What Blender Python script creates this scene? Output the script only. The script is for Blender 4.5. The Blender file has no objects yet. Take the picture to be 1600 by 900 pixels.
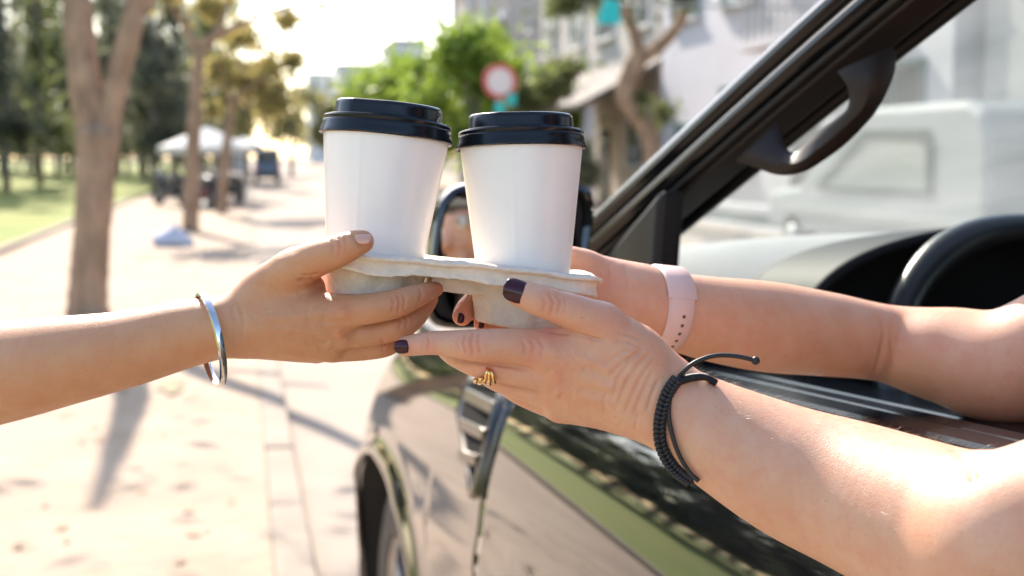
import bpy, bmesh, math, random
import numpy as np
from mathutils import Vector, Matrix
random.seed(7)
RNG = np.random.default_rng(11)
SC = bpy.context.scene
COL = SC.collection
R = math.radians

# ------------------------------------------------------------------ camera
F = 2000.0                       # focal length in photo pixels (1600 px wide)
EYE = 1.40
YAW, PITCH = R(11.93), R(-5.85)
cam_d = bpy.data.cameras.new('camera')
cam_d.sensor_width = 36.0
cam_d.lens = 45.0
cam_d.clip_start = 0.02
cam_d.clip_end = 3000
cam_d.dof.use_dof = True
cam_d.dof.focus_distance = 0.775
cam_d.dof.aperture_fstop = 6.8
cam = bpy.data.objects.new('camera', cam_d)
COL.objects.link(cam)
cam.location = (0, 0, EYE)
cam.rotation_euler = (R(90) + PITCH, 0, -YAW)
SC.camera = cam
RIGHT = np.array([math.cos(YAW), -math.sin(YAW), 0.0])
FWD = np.array([math.sin(YAW) * math.cos(PITCH), math.cos(YAW) * math.cos(PITCH), math.sin(PITCH)])
UP = np.cross(RIGHT, FWD)
CAMP = np.array([0, 0, EYE])

# ------------------------------------------------------------------ world, sun, exposure
SUN_AZ, SUN_EL = R(-10), R(37)   # azimuth measured clockwise from +Y (road direction)
world = bpy.data.worlds.new('World')
SC.world = world
world.use_nodes = True
nt = world.node_tree
nt.nodes.clear()
sky = nt.nodes.new('ShaderNodeTexSky')
sky.sky_type = 'NISHITA'
sky.sun_disc = False
sky.sun_elevation = SUN_EL
sky.sun_rotation = SUN_AZ
sky.dust_density = 1.2
sky.air_density = 1.0
sky.ozone_density = 0.6
bg = nt.nodes.new('ShaderNodeBackground')
bg.inputs['Strength'].default_value = 0.15
wo = nt.nodes.new('ShaderNodeOutputWorld')
nt.links.new(sky.outputs[0], bg.inputs[0])
nt.links.new(bg.outputs[0], wo.inputs[0])
sun_d = bpy.data.lights.new('sun', 'SUN')
sun_d.energy = 4.3
sun_d.angle = R(0.55)
sun_d.color = (1.0, 0.90, 0.79)
sun = bpy.data.objects.new('sun', sun_d)
COL.objects.link(sun)
sd = Vector((math.sin(SUN_AZ) * math.cos(SUN_EL), math.cos(SUN_AZ) * math.cos(SUN_EL), math.sin(SUN_EL)))
sun.rotation_euler = sd.to_track_quat('Z', 'Y').to_euler()
sun.location = (-5, 12, 20)
SC.view_settings.view_transform = 'Standard'
SC.view_settings.look = 'None'
SC.view_settings.gamma = 1.0
SC.view_settings.use_curve_mapping = False
SC.view_settings.exposure = 1.42
SC.render.engine = 'CYCLES'
SC.cycles.use_denoising = True
SC.cycles.max_bounces = 8
SC.cycles.transparent_max_bounces = 16
SC.cycles.sample_clamp_indirect = 8.0

# ------------------------------------------------------------------ frames
def C(px, py, d):                # photo pixel + depth -> camera-aligned coordinates (right, up, depth)
    return np.array([(px - 800.0) / F * d, -(py - 450.0) / F * d, d])
def c2w(c):
    c = np.asarray(c, float)
    return CAMP + c[..., 0:1] * RIGHT + c[..., 1:2] * UP + c[..., 2:3] * FWD
def w2c(w):
    v = np.asarray(w, float) - CAMP
    return np.stack([v @ RIGHT, v @ UP, v @ FWD], -1)
def P(px, py, d):
    return c2w(C(px, py, d))
CAR_YAW = R(2.03)
CAR_L = 0.37
def car2w(p):
    p = np.asarray(p, float)
    x, y, z = p[..., 0] + CAR_L, p[..., 1], p[..., 2]
    c, s = math.cos(CAR_YAW), math.sin(CAR_YAW)
    return np.stack([c * x - s * y, s * x + c * y, z], -1)
def w2car(p):
    p = np.asarray(p, float)
    c, s = math.cos(CAR_YAW), math.sin(CAR_YAW)
    return np.stack([c * p[..., 0] + s * p[..., 1] - CAR_L, -s * p[..., 0] + c * p[..., 1], p[..., 2]], -1)
def ray_carx(px, py, x):         # where the pixel's ray meets the plane car-x = x (car coordinates)
    o, q = w2car(CAMP), w2car(P(px, py, 1.0))
    d = q - o
    return o + d * ((x - o[0]) / d[0])
def ray_cary(px, py, y):
    o, q = w2car(CAMP), w2car(P(px, py, 1.0))
    d = q - o
    return o + d * ((y - o[1]) / d[1])
def ray_ground(px, py, z=0.0):
    q = P(px, py, 1.0) - CAMP
    return CAMP + q * ((z - EYE) / q[2])

# ------------------------------------------------------------------ object helpers
def tag(o, label=None, cat=None, group=None, kind=None):
    if label: o['label'] = label
    if cat: o['category'] = cat
    if group: o['group'] = group
    if kind: o['kind'] = kind
    return o
def empty(name, loc, label=None, cat=None, group=None, rz=0.0):
    o = bpy.data.objects.new(name, None)
    o.empty_display_size = 0.05
    COL.objects.link(o)
    o.location = loc
    o.rotation_euler = (0, 0, rz)
    return tag(o, label, cat, group)
def mesh_obj(name, verts, faces, mat, parent=None, smooth=True, world=True, solid=0.0, bevel=0.0):
    """verts in world coordinates when world=True, otherwise in the parent's coordinates"""
    me = bpy.data.meshes.new(name)
    V = np.asarray(verts, float)
    if parent is not None and world:
        bpy.context.view_layer.update()
        M = np.array(parent_matrix(parent).inverted())
        V = V @ M[:3, :3].T + M[:3, 3]
    off = None
    if parent is None and world and len(V):
        lo, hi = V.min(0), V.max(0)
        off = np.array([(lo[0] + hi[0]) / 2, (lo[1] + hi[1]) / 2, lo[2]])
        V = V - off
    if isinstance(faces, np.ndarray):
        n = faces.shape[1]
        me.vertices.add(len(V)); me.vertices.foreach_set('co', V.astype(np.float32).ravel())
        me.loops.add(faces.size); me.loops.foreach_set('vertex_index', faces.astype(np.int32).ravel())
        me.polygons.add(len(faces)); me.polygons.foreach_set('loop_start', np.arange(0, faces.size, n, dtype=np.int32))
        me.update(calc_edges=True)
    else:
        me.from_pydata([tuple(v) for v in V], [], faces)
    if smooth:
        me.polygons.foreach_set('use_smooth', [True] * len(me.polygons))
    me.update()
    o = bpy.data.objects.new(name, me)
    COL.objects.link(o)
    if off is not None: o.location = off
    if parent is not None: o.parent = parent
    for m in (mat if isinstance(mat, (list, tuple)) else [mat]):
        me.materials.append(m)
    if bevel:
        b = o.modifiers.new('bevel', 'BEVEL'); b.width = bevel; b.segments = 2; b.limit_method = 'ANGLE'; b.angle_limit = R(40)
    if solid:
        s = o.modifiers.new('solid', 'SOLIDIFY'); s.thickness = solid; s.offset = -1
    return o
def parent_matrix(o):
    m = o.matrix_basis.copy()
    while o.parent is not None:
        o = o.parent
        m = o.matrix_basis @ m
    return m
class MB:
    """collects simple shapes into one mesh"""
    def __init__(s): s.v = []; s.f = []
    def add(s, v, f):
        n = len(s.v); s.v += [tuple(map(float, p)) for p in v]; s.f += [tuple(i + n for i in q) for q in f]; return s
    def box(s, lo, hi, M=None):
        (x0, y0, z0), (x1, y1, z1) = lo, hi
        v = [(x0,y0,z0),(x1,y0,z0),(x1,y1,z0),(x0,y1,z0),(x0,y0,z1),(x1,y0,z1),(x1,y1,z1),(x0,y1,z1)]
        if M is not None: v = [M @ Vector(p) for p in v]
        return s.add(v, [(0,3,2,1),(4,5,6,7),(0,1,5,4),(1,2,6,5),(2,3,7,6),(3,0,4,7)])
    def tube(s, pts, rad, n=10, closed=False, cap=True):
        pts = [Vector(p) for p in pts]; m = len(pts)
        rad = rad if hasattr(rad, '__len__') else [rad] * m
        base = len(s.v); up = None
        for i, p in enumerate(pts):
            if closed: t = pts[(i + 1) % m] - pts[i - 1]
            else: t = pts[min(i + 1, m - 1)] - pts[max(i - 1, 0)]
            t = t.normalized() if t.length > 1e-9 else Vector((0, 0, 1))
            if up is None:
                up = t.orthogonal().normalized()
            else:
                up = (up - t * up.dot(t)).normalized()
            b = t.cross(up)
            for k in range(n):
                a = 2 * math.pi * k / n
                s.v.append(tuple(p + (up * math.cos(a) + b * math.sin(a)) * rad[i]))
        for i in range(m if closed else m - 1):
            j = (i + 1) % m
            for k in range(n):
                l = (k + 1) % n
                s.f.append((base + i*n + k, base + i*n + l, base + j*n + l, base + j*n + k))
        if cap and not closed:
            s.f.append(tuple(base + k for k in range(n))[::-1])
            s.f.append(tuple(base + (m-1)*n + k for k in range(n)))
        return s
    def lathe(s, prof, n=48, M=None, closed=False):
        base = len(s.v); m = len(prof)
        for (r, z) in prof:
            for k in range(n):
                a = 2 * math.pi * k / n
                p = Vector((r * math.cos(a), r * math.sin(a), z))
                s.v.append(tuple(M @ p if M is not None else p))
        for i in range(m if closed else m - 1):
            j = (i + 1) % m
            for k in range(n):
                l = (k + 1) % n
                s.f.append((base+i*n+k, base+i*n+l, base+j*n+l, base+j*n+k))
        return s
    def grid(s, fn, nu, nv):
        base = len(s.v)
        for i in range(nu + 1):
            for j in range(nv + 1):
                s.v.append(tuple(map(float, fn(i / nu, j / nv))))
        for i in range(nu):
            for j in range(nv):
                a = base + i * (nv + 1) + j
                s.f.append((a, a + nv + 1, a + nv + 2, a + 1))
        return s
    def prism(s, poly, axis_vec):
        """poly: list of 3-D points (planar), extruded by axis_vec"""
        n = len(poly); a = Vector(axis_vec)
        v = [tuple(Vector(p)) for p in poly] + [tuple(Vector(p) + a) for p in poly]
        f = [tuple(range(n))[::-1], tuple(range(n, 2*n))] + [(i, (i+1) % n, n + (i+1) % n, n + i) for i in range(n)]
        return s.add(v, f)
    def ball(s, c, r, n=10):
        prof = [(max(r * math.sin(math.pi * i / n), 1e-5), -r * math.cos(math.pi * i / n)) for i in range(n + 1)]
        return s.lathe(prof, n + 2, Matrix.Translation(Vector(c)))
    def build(s, name, mat, parent=None, smooth=False, world=True, solid=0.0, bevel=0.0):
        o = mesh_obj(name, s.v, s.f, mat, parent, smooth, world, solid, bevel)
        return o
def smooth_angle(o, deg=40):
    me = o.data
    me.polygons.foreach_set('use_smooth', [True] * len(me.polygons))
    me.update()
    if hasattr(me, 'set_sharp_from_angle'):
        me.set_sharp_from_angle(angle=R(deg))
    return o
def copy_tree(o, parent=None):
    c = o.copy(); COL.objects.link(c)
    if parent is not None: c.parent = parent
    for ch in list(o.children): copy_tree(ch, c)
    return c
def poly_smooth(pts, n=8):
    """Catmull-Rom through points"""
    P_ = [np.asarray(p, float) for p in pts]
    P_ = [2 * P_[0] - P_[1]] + P_ + [2 * P_[-1] - P_[-2]]
    out = []
    for i in range(1, len(P_) - 2):
        a, b, c, d = P_[i-1:i+3]
        for k in range(n):
            t = k / n
            out.append(0.5 * ((2*b) + (c - a) * t + (2*a - 5*b + 4*c - d) * t*t + (3*b - a - 3*c + d) * t**3))
    out.append(P_[-2])
    return out

# ------------------------------------------------------------------ materials
def mat(name, col, rough=0.5, metal=0.0, noise=0.0, nscale=5.0, bump=0.0, bscale=None, coat=0.0, ior=1.5,
        sss=0.0, sss_rad=(1, .35, .2), sss_scale=0.004, trans=0.0, col2=None, spec=0.5, detail=6.0, transl=0.0, stretch=None):
    m = bpy.data.materials.new(name); m.use_nodes = True
    N, L = m.node_tree.nodes, m.node_tree.links
    b = N['Principled BSDF']
    b.inputs['Base Color'].default_value = (*col, 1)
    b.inputs['Roughness'].default_value = rough
    b.inputs['Metallic'].default_value = metal
    b.inputs['IOR'].default_value = ior
    b.inputs['Specular IOR Level'].default_value = spec
    b.inputs['Coat Weight'].default_value = coat
    b.inputs['Coat Roughness'].default_value = 0.03
    b.inputs['Transmission Weight'].default_value = trans
    if sss:
        b.inputs['Subsurface Weight'].default_value = sss
        b.inputs['Subsurface Radius'].default_value = sss_rad
        b.inputs['Subsurface Scale'].default_value = sss_scale
    co = N.new('ShaderNodeTexCoord'); vec = co.outputs['Object']
    if stretch:
        mp = N.new('ShaderNodeMapping'); mp.inputs['Scale'].default_value = stretch
        L.new(vec, mp.inputs[0]); vec = mp.outputs[0]
    if noise:
        t = N.new('ShaderNodeTexNoise'); t.inputs['Scale'].default_value = nscale; t.inputs['Detail'].default_value = detail
        t.inputs['Roughness'].default_value = 0.62
        L.new(vec, t.inputs['Vector'])
        c2 = col2 if col2 else tuple(c * (1 - noise) for c in col)
        r = N.new('ShaderNodeValToRGB')
        r.color_ramp.elements[0].position = 0.32; r.color_ramp.elements[1].position = 0.68
        r.color_ramp.elements[0].color = (*c2, 1); r.color_ramp.elements[1].color = (*col, 1)
        L.new(t.outputs['Fac'], r.inputs[0]); L.new(r.outputs[0], b.inputs['Base Color'])
    if bump:
        t2 = N.new('ShaderNodeTexNoise'); t2.inputs['Scale'].default_value = bscale or nscale * 4; t2.inputs['Detail'].default_value = 5
        L.new(vec, t2.inputs['Vector'])
        bp = N.new('ShaderNodeBump'); bp.inputs['Strength'].default_value = bump; bp.inputs['Distance'].default_value = 0.3 / (bscale or nscale * 4)
        L.new(t2.outputs['Fac'], bp.inputs['Height']); L.new(bp.outputs[0], b.inputs['Normal'])
    if transl:
        tr = N.new('ShaderNodeBsdfTranslucent'); mx = N.new('ShaderNodeMixShader'); mx.inputs[0].default_value = transl
        out = N['Material Output']
        bc = b.inputs['Base Color']
        if bc.is_linked: L.new(bc.links[0].from_socket, tr.inputs[0])
        else: tr.inputs[0].default_value = (*col, 1)
        L.new(b.outputs[0], mx.inputs[1]); L.new(tr.outputs[0], mx.inputs[2]); L.new(mx.outputs[0], out.inputs[0])
    return m
def glass_mat(name, tint=(1, 1, 1), refl=0.06, haze=0.0):
    m = bpy.data.materials.new(name); m.use_nodes = True
    N, L = m.node_tree.nodes, m.node_tree.links
    N.remove(N['Principled BSDF'])
    tr = N.new('ShaderNodeBsdfTransparent'); tr.inputs[0].default_value = (*tint, 1)
    gl = N.new('ShaderNodeBsdfGlossy'); gl.inputs['Roughness'].default_value = 0.02
    lw = N.new('ShaderNodeLayerWeight'); pw = N.new('ShaderNodeMath'); pw.operation = 'POWER'; pw.inputs[1].default_value = 5.0
    L.new(lw.outputs['Facing'], pw.inputs[0])
    fr = N.new('ShaderNodeMath'); fr.operation = 'MULTIPLY_ADD'; fr.inputs[1].default_value = .75; fr.inputs[2].default_value = refl
    L.new(pw.outputs[0], fr.inputs[0])
    mx = N.new('ShaderNodeMixShader')
    L.new(fr.outputs[0], mx.inputs[0]); L.new(tr.outputs[0], mx.inputs[1]); L.new(gl.outputs[0], mx.inputs[2])
    last = mx.outputs[0]
    if haze:
        df = N.new('ShaderNodeBsdfDiffuse'); df.inputs[0].default_value = (.8, .8, .78, 1)
        tl = N.new('ShaderNodeBsdfTranslucent'); tl.inputs[0].default_value = (.8, .8, .78, 1)
        a = N.new('ShaderNodeMixShader'); L.new(df.outputs[0], a.inputs[1]); L.new(tl.outputs[0], a.inputs[2])
        tx = N.new('ShaderNodeTexNoise'); tx.inputs['Scale'].default_value = 9; tx.inputs['Detail'].default_value = 8
        ml = N.new('ShaderNodeMath'); ml.operation = 'MULTIPLY'; ml.inputs[1].default_value = haze * 2
        L.new(tx.outputs['Fac'], ml.inputs[0])
        m2 = N.new('ShaderNodeMixShader'); L.new(ml.outputs[0], m2.inputs[0])
        L.new(last, m2.inputs[1]); L.new(a.outputs[0], m2.inputs[2]); last = m2.outputs[0]
    L.new(last, N['Material Output'].inputs[0])
    return m

# ------------------------------------------------------------------ signed distance modelling (for hands, arms, pulp)
def smin(a, b, k):
    h = np.maximum(k - np.abs(a - b), 0.0) / k
    return np.minimum(a, b) - h * h * (k * 0.25)
def cone(a, b, ra, rb=None, n=None, s=1.0):
    """tapered capsule; n, s: squash factor s (>1 = thinner) along direction n"""
    rb = ra if rb is None else rb
    return (np.asarray(a, float), np.asarray(b, float), float(ra), float(rb), None if n is None else np.asarray(n, float) / np.linalg.norm(n), s)
def prim_dist(p, X, Y, Z):
    a, b, ra, rb, n, s = p
    ab = b - a; L2 = float(ab @ ab) + 1e-12
    t = ((X - a[0]) * ab[0] + (Y - a[1]) * ab[1] + (Z - a[2]) * ab[2]) / L2
    t = np.clip(t, 0, 1)
    dx = X - a[0] - t * ab[0]; dy = Y - a[1] - t * ab[1]; dz = Z - a[2] - t * ab[2]
    q = dx * dx + dy * dy + dz * dz
    if n is not None:
        dn = dx * n[0] + dy * n[1] + dz * n[2]
        q = q + dn * dn * (s * s - 1)
    return np.sqrt(q) - (ra + (rb - ra) * t)
def sdf_mesh(groups, h):
    """groups: list of (items, k_inside, k_union); an item is one capsule or a list of capsules (a limb, joined without swelling)"""
    FAR = 0.03
    groups = [([p if isinstance(p, list) else [p] for p in pr], k, ku) for pr, k, ku in groups]
    lo = np.min([np.minimum(p[0], p[1]) - max(p[2], p[3]) - 2 * h for pr, _, _ in groups for ch in pr for p in ch], 0)
    hi = np.max([np.maximum(p[0], p[1]) + max(p[2], p[3]) + 2 * h for pr, _, _ in groups for ch in pr for p in ch], 0)
    n = np.ceil((hi - lo) / h).astype(int) + 2
    ax = [(lo[i] + h * np.arange(n[i])).astype(np.float32) for i in range(3)]
    D = np.full(n, FAR, np.float32)
    def rng(ps, m):
        plo = np.min([np.minimum(p[0], p[1]) - max(p[2], p[3]) - m for p in ps], 0)
        phi = np.max([np.maximum(p[0], p[1]) + max(p[2], p[3]) + m for p in ps], 0)
        return np.clip(np.floor((plo - lo) / h).astype(int), 0, n), np.clip(np.ceil((phi - lo) / h).astype(int) + 1, 0, n)
    for pr, k, ku in groups:
        i0, i1 = rng([p for ch in pr for p in ch], .016)
        G = np.full(i1 - i0, FAR, np.float32)
        for ch in pr:
            c0_, c1_ = rng(ch, .016)
            T = np.full(c1_ - c0_, FAR, np.float32)
            for p in ch:
                a, b = rng([p], .014)
                X = ax[0][a[0]:b[0], None, None]; Y = ax[1][None, a[1]:b[1], None]; Z = ax[2][None, None, a[2]:b[2]]
                sl = tuple(slice(a[i] - c0_[i], b[i] - c0_[i]) for i in range(3))
                T[sl] = np.minimum(T[sl], prim_dist(p, X, Y, Z))
            sl = tuple(slice(c0_[i] - i0[i], c1_[i] - i0[i]) for i in range(3))
            G[sl] = smin(G[sl], T, k)
        sl = tuple(slice(i0[i], i1[i]) for i in range(3))
        D[sl] = smin(D[sl], G, ku)
    return surface_nets(D, lo, h)
def surface_nets(D, lo, h):
    ins = D < 0
    n = D.shape
    cnt = np.zeros((n[0]-1, n[1]-1, n[2]-1), np.int8)
    for i in (0, 1):
        for j in (0, 1):
            for k in (0, 1):
                cnt += ins[i:n[0]-1+i, j:n[1]-1+j, k:n[2]-1+k]
    act = (cnt > 0) & (cnt < 8)
    cells = np.argwhere(act)
    idx = np.full(act.shape, -1, np.int32)
    idx[act] = np.arange(len(cells))
    acc = np.zeros((len(cells), 3)); num = np.zeros(len(cells))
    cor = {}
    for i in (0, 1):
        for j in (0, 1):
            for k in (0, 1):
                cor[i, j, k] = D[cells[:, 0] + i, cells[:, 1] + j, cells[:, 2] + k].astype(float)
    for a in cor:
        for axis in range(3):
            if a[axis] == 0:
                b = list(a); b[axis] = 1; b = tuple(b)
                da, db = cor[a], cor[b]
                m = (da < 0) != (db < 0)
                t = np.where(m, da / np.where(m, da - db, 1), 0)
                p = np.tile(np.array(a, float), (len(cells), 1)); p[:, axis] = t
                acc += p * m[:, None]; num += m
    V = lo + h * (cells + acc / num[:, None])
    quads = []
    for axis in range(3):
        sl0 = [slice(None)] * 3; sl1 = [slice(None)] * 3
        sl0[axis] = slice(0, -1); sl1[axis] = slice(1, None)
        e = ins[tuple(sl0)] != ins[tuple(sl1)]
        w = np.argwhere(e)
        o1, o2 = (axis + 1) % 3, (axis + 2) % 3
        ok = (w[:, o1] > 0) & (w[:, o2] > 0) & (w[:, o1] < n[o1]-1) & (w[:, o2] < n[o2]-1)
        w = w[ok]
        flip = ins[w[:, 0], w[:, 1], w[:, 2]]
        def cell(d1, d2):
            q = w.copy(); q[:, o1] -= d1; q[:, o2] -= d2
            return idx[q[:, 0], q[:, 1], q[:, 2]]
        q = np.stack([cell(1, 1), cell(0, 1), cell(0, 0), cell(1, 0)], 1)
        q[~flip] = q[~flip][:, ::-1]
        quads.append(q)
    return V, np.concatenate(quads)
def vnormals(V, Q):
    a, b, c, d = V[Q[:, 0]], V[Q[:, 1]], V[Q[:, 2]], V[Q[:, 3]]
    fn = np.cross(c - a, d - b)
    N = np.zeros_like(V)
    for i in range(4):
        for c_ in range(3): N[:, c_] += np.bincount(Q[:, i], fn[:, c_], len(V))
    return N / (np.linalg.norm(N, axis=1, keepdims=True) + 1e-12)
def to_px(V):
    return np.stack([V[:, 0] / V[:, 2] * F + 800, 450 - V[:, 1] / V[:, 2] * F], 1)
def seg_dist(p, pts):
    """distance of 2-D points p to a polyline, and parameter along it (0..1)"""
    best = np.full(len(p), 1e9); tt = np.zeros(len(p)); m = len(pts) - 1
    for i in range(m):
        a, b = np.array(pts[i], float), np.array(pts[i + 1], float)
        ab = b - a
        t = np.clip(((p - a) @ ab) / (ab @ ab), 0, 1)
        d = np.linalg.norm(p - a - t[:, None] * ab, axis=1)
        k = d < best
        best[k] = d[k]; tt[k] = (i + t[k]) / m
    return best, tt
def relief(V, Q, lines):
    """lines: (polyline in photo pixels, width px, height mm; negative = crease) pressed into the side that faces the lens"""
    N = vnormals(V, Q); p = to_px(V); off = np.zeros(len(V))
    view = V / np.linalg.norm(V, axis=1, keepdims=True)
    fac = np.clip(-(N * view).sum(1) * 2.0 - 0.1, 0, 1)
    for pts, w, hgt in lines:
        q = np.array(pts, float)
        m = (p[:, 0] > q[:, 0].min() - 4*w) & (p[:, 0] < q[:, 0].max() + 4*w) & (p[:, 1] > q[:, 1].min() - 4*w) & (p[:, 1] < q[:, 1].max() + 4*w)
        i = np.nonzero(m)[0]
        if not len(i): continue
        d, t = seg_dist(p[i], pts)
        fade = np.clip(np.minimum(t, 1 - t) * 6, 0.0, 1) if len(pts) > 1 else 1
        off[i] += hgt * 1e-3 * np.exp(-(d / w) ** 2) * fade * fac[i]
    return V + N * off[:, None]
def laplace(V, Q, it=1, lam=0.5, mask=None):
    if mask is not None: lam = lam * mask[:, None]
    A_ = np.concatenate([Q[:, i] for i in range(4)] + [Q[:, (i + 1) % 4] for i in range(4)])
    B_ = np.concatenate([Q[:, (i + 1) % 4] for i in range(4)] + [Q[:, i] for i in range(4)])
    if mask is not None:                     # only edges that start at a moving vertex
        k_ = mask[A_] > 0; A_, B_ = A_[k_], B_[k_]
    n = np.maximum(np.bincount(A_, minlength=len(V)), 1)
    for _ in range(it):
        S = np.stack([np.bincount(A_, V[B_, c_], len(V)) for c_ in range(3)], 1)
        V = V + lam * (S / n[:, None] - V)
    return V

# ================================================================== the setting
PAVE = mat('dusty_pavement', (.40, .30, .21), .92, noise=.3, nscale=1.6, bump=.6, bscale=16, col2=(.30, .215, .145), detail=12)
ROADM = mat('dusty_asphalt', (.33, .262, .20), .9, noise=.3, nscale=1.2, bump=.5, bscale=40, col2=(.27, .215, .165), detail=12)
KERBM = mat('worn_kerb_stone', (.34, .27, .20), .9, noise=.3, nscale=3, bump=.5, bscale=40)
LAWN = mat('mown_grass', (.12, .185, .018), .95, noise=.5, nscale=.5, col2=(.24, .22, .03), bump=.8, bscale=20, detail=10)
EARTH = mat('dry_earth', (.30, .23, .16), .95, noise=.4, nscale=.4, bump=.5, bscale=8)
def sheet(name, x0, x1, y0, y1, z, m, nx=1, ny=1, fn=None):
    b = MB().grid(lambda i, j: (x0 + (x1 - x0) * i, y0 + (y1 - y0) * j, z + (fn(x0 + (x1 - x0) * i, y0 + (y1 - y0) * j) if fn else 0)), nx, ny)
    o = b.build(name, m, smooth=True); return tag(o, kind='structure')
PZ = .045
KX = .12                                           # the kerb line, just right of the lens
o = sheet('ground', -900, 900, -300, 1500, -.03, EARTH); o['label'] = 'dry earth under everything'
sheet('road', KX + .1, 8.2, -60, 420, 0, ROADM, 8, 60, lambda x, y: .03 * math.sin(math.pi * (x - KX) / 8) - .01)
sheet('pavement', -3.3, KX - .04, -60, 420, PZ, PAVE, 8, 120, lambda x, y: .006 * math.sin(x * 3 + y * .7) + .005 * math.sin(y * 1.9))
sheet('far_pavement', 8.35, 10.2, -60, 420, .11, PAVE)
sheet('lawn', -90, -3.45, -60, 420, .08, LAWN, 20, 60, lambda x, y: .05 * math.sin(x * .3) * math.sin(y * .17))
for nm, x0, x1, zt in (('kerb', KX - .04, KX + .1, .05), ('lawn_edging', -3.45, -3.3, .12), ('far_kerb', 8.2, 8.35, .13)):
    k_ = empty(nm, (0, 0, 0)); tag(k_, kind='structure')
    me = None
    for i in range(46 if nm == 'kerb' else 24):
        y0 = 1.0 + 1.0 * i if nm == 'kerb' else 6 + 1.5 * i
        L_ = .985 if nm == 'kerb' else 1.48
        if me is None:
            st_ = MB().box((x0, 0, -.05), (x1, L_, zt)).build('kerb_stone', KERBM, k_, world=True, bevel=.015); st_.location = (0, y0, 0); me = st_
        else:
            c_ = me.copy(); COL.objects.link(c_); c_.parent = k_; c_.location = (0, y0, random.uniform(-.006, .004))
# sunken sandy patches on the pavement
def patch(px, py, w, l, name, m, seed):
    c_ = ray_ground(px, py, PZ); rr = random.Random(seed); vs = [(c_[0], c_[1], .0585)]
    for k in range(28):
        a = 2 * math.pi * k / 28; q = 1 + .18 * math.sin(3 * a + seed) + .12 * math.sin(5 * a + 2 * seed) + rr.uniform(-.06, .06)
        vs.append((c_[0] + w * q * math.cos(a), c_[1] + l * q * math.sin(a), .0565))
    o = mesh_obj(name, vs, [(0, 1 + k, 1 + (k + 1) % 28) for k in range(28)], m)
    return tag(o, kind='structure')
patch(268, 606, .07, .22, 'dry_grass_patch', mat('dry_grass', (.34, .28, .16), .95, noise=.3, nscale=8), 5)

# ------------------------------------------------------------------ trees
BARK = mat('pale_brown_bark', (.46, .29, .18), .9, noise=.55, nscale=8, bump=1.0, bscale=34, stretch=(1, 1, .35))
BARK_GREY = mat('grey_bark', (.30, .25, .20), .9, noise=.4, nscale=4, bump=.7, bscale=20, stretch=(1, 1, .35))
def leaf_mat(name, c, c2): return mat(name, c, .55, noise=.5, nscale=1.7, col2=c2, transl=.55)
LF_GREEN = leaf_mat('bright_green_leaves', (.30, .40, .05), (.16, .24, .04))
LF_YELLOW = leaf_mat('yellow_green_leaves', (.45, .36, .13), (.27, .25, .10))
LF_DARK = leaf_mat('dark_feathery_needles', (.17, .175, .11), (.09, .10, .065))
LF_MID = leaf_mat('mid_green_leaves', (.19, .21, .075), (.11, .13, .05))
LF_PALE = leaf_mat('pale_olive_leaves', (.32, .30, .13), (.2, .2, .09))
def leaves(blobs, n, size, seed, elong=1.6, droop=0.0):
    """many separate leaf blades spread through the given ellipsoids: (centre, (rx, ry, rz))"""
    g = np.random.default_rng(seed)
    vol = np.array([b[1][0] * b[1][1] * b[1][2] for b in blobs]); w = vol ** .75; w /= w.sum()
    idx = g.choice(len(blobs), n, p=w)
    d = g.normal(size=(n, 3)); d /= np.linalg.norm(d, axis=1, keepdims=True)
    r = np.abs(g.normal(0, .62, n))
    cen = np.array([b[0] for b in blobs], float)[idx]; rad = np.array([b[1] for b in blobs], float)[idx]
    clump = np.sin(d[:, 0] * 5 + idx) * np.sin(d[:, 1] * 5 + 2 * idx) * np.sin(d[:, 2] * 4)
    p = cen + d * rad * (r * (1 + .25 * clump))[:, None]
    a = g.normal(size=(n, 3)); a[:, 2] -= droop; a /= np.linalg.norm(a, axis=1, keepdims=True)
    b = np.cross(a, g.normal(size=(n, 3))); b /= np.linalg.norm(b, axis=1, keepdims=True)
    s = size * g.uniform(.6, 1.4, n)[:, None]
    V = np.stack([p - a * s * elong, p + b * s * .55 - a * s * .2, p + a * s * elong, p - b * s * .55 - a * s * .2], 1).reshape(-1, 3)
    return V, np.arange(4 * n).reshape(-1, 4)
def tree(name, label, cat, base, limbs, blobs, nleaf, size, leafm, barkm, group=None, seed=1, elong=1.6, droop=0.0):
    root = empty(name, tuple(base), label, cat, group)
    rr = random.Random(seed)
    for li, (pts, rad) in enumerate(limbs):
        q = poly_smooth([np.append(np.asarray(p, float), r) for p, r in zip(pts, rad)], 6)
        q = [x * np.array([1, 1, 1, 1 + rr.uniform(-.05, .05)]) for x in q]
        MB().tube([x[:3] for x in q], [max(x[3], .004) for x in q], 14 if li == 0 else 9).build('trunk' if li == 0 else 'limb', barkm, root, True)
    if blobs:
        V, Q = leaves(blobs, nleaf, size, seed, elong, droop)
        mesh_obj('crown', V, Q, leafm, root, smooth=False)
    return root
def pxr(d, r): return r * d / F
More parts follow.
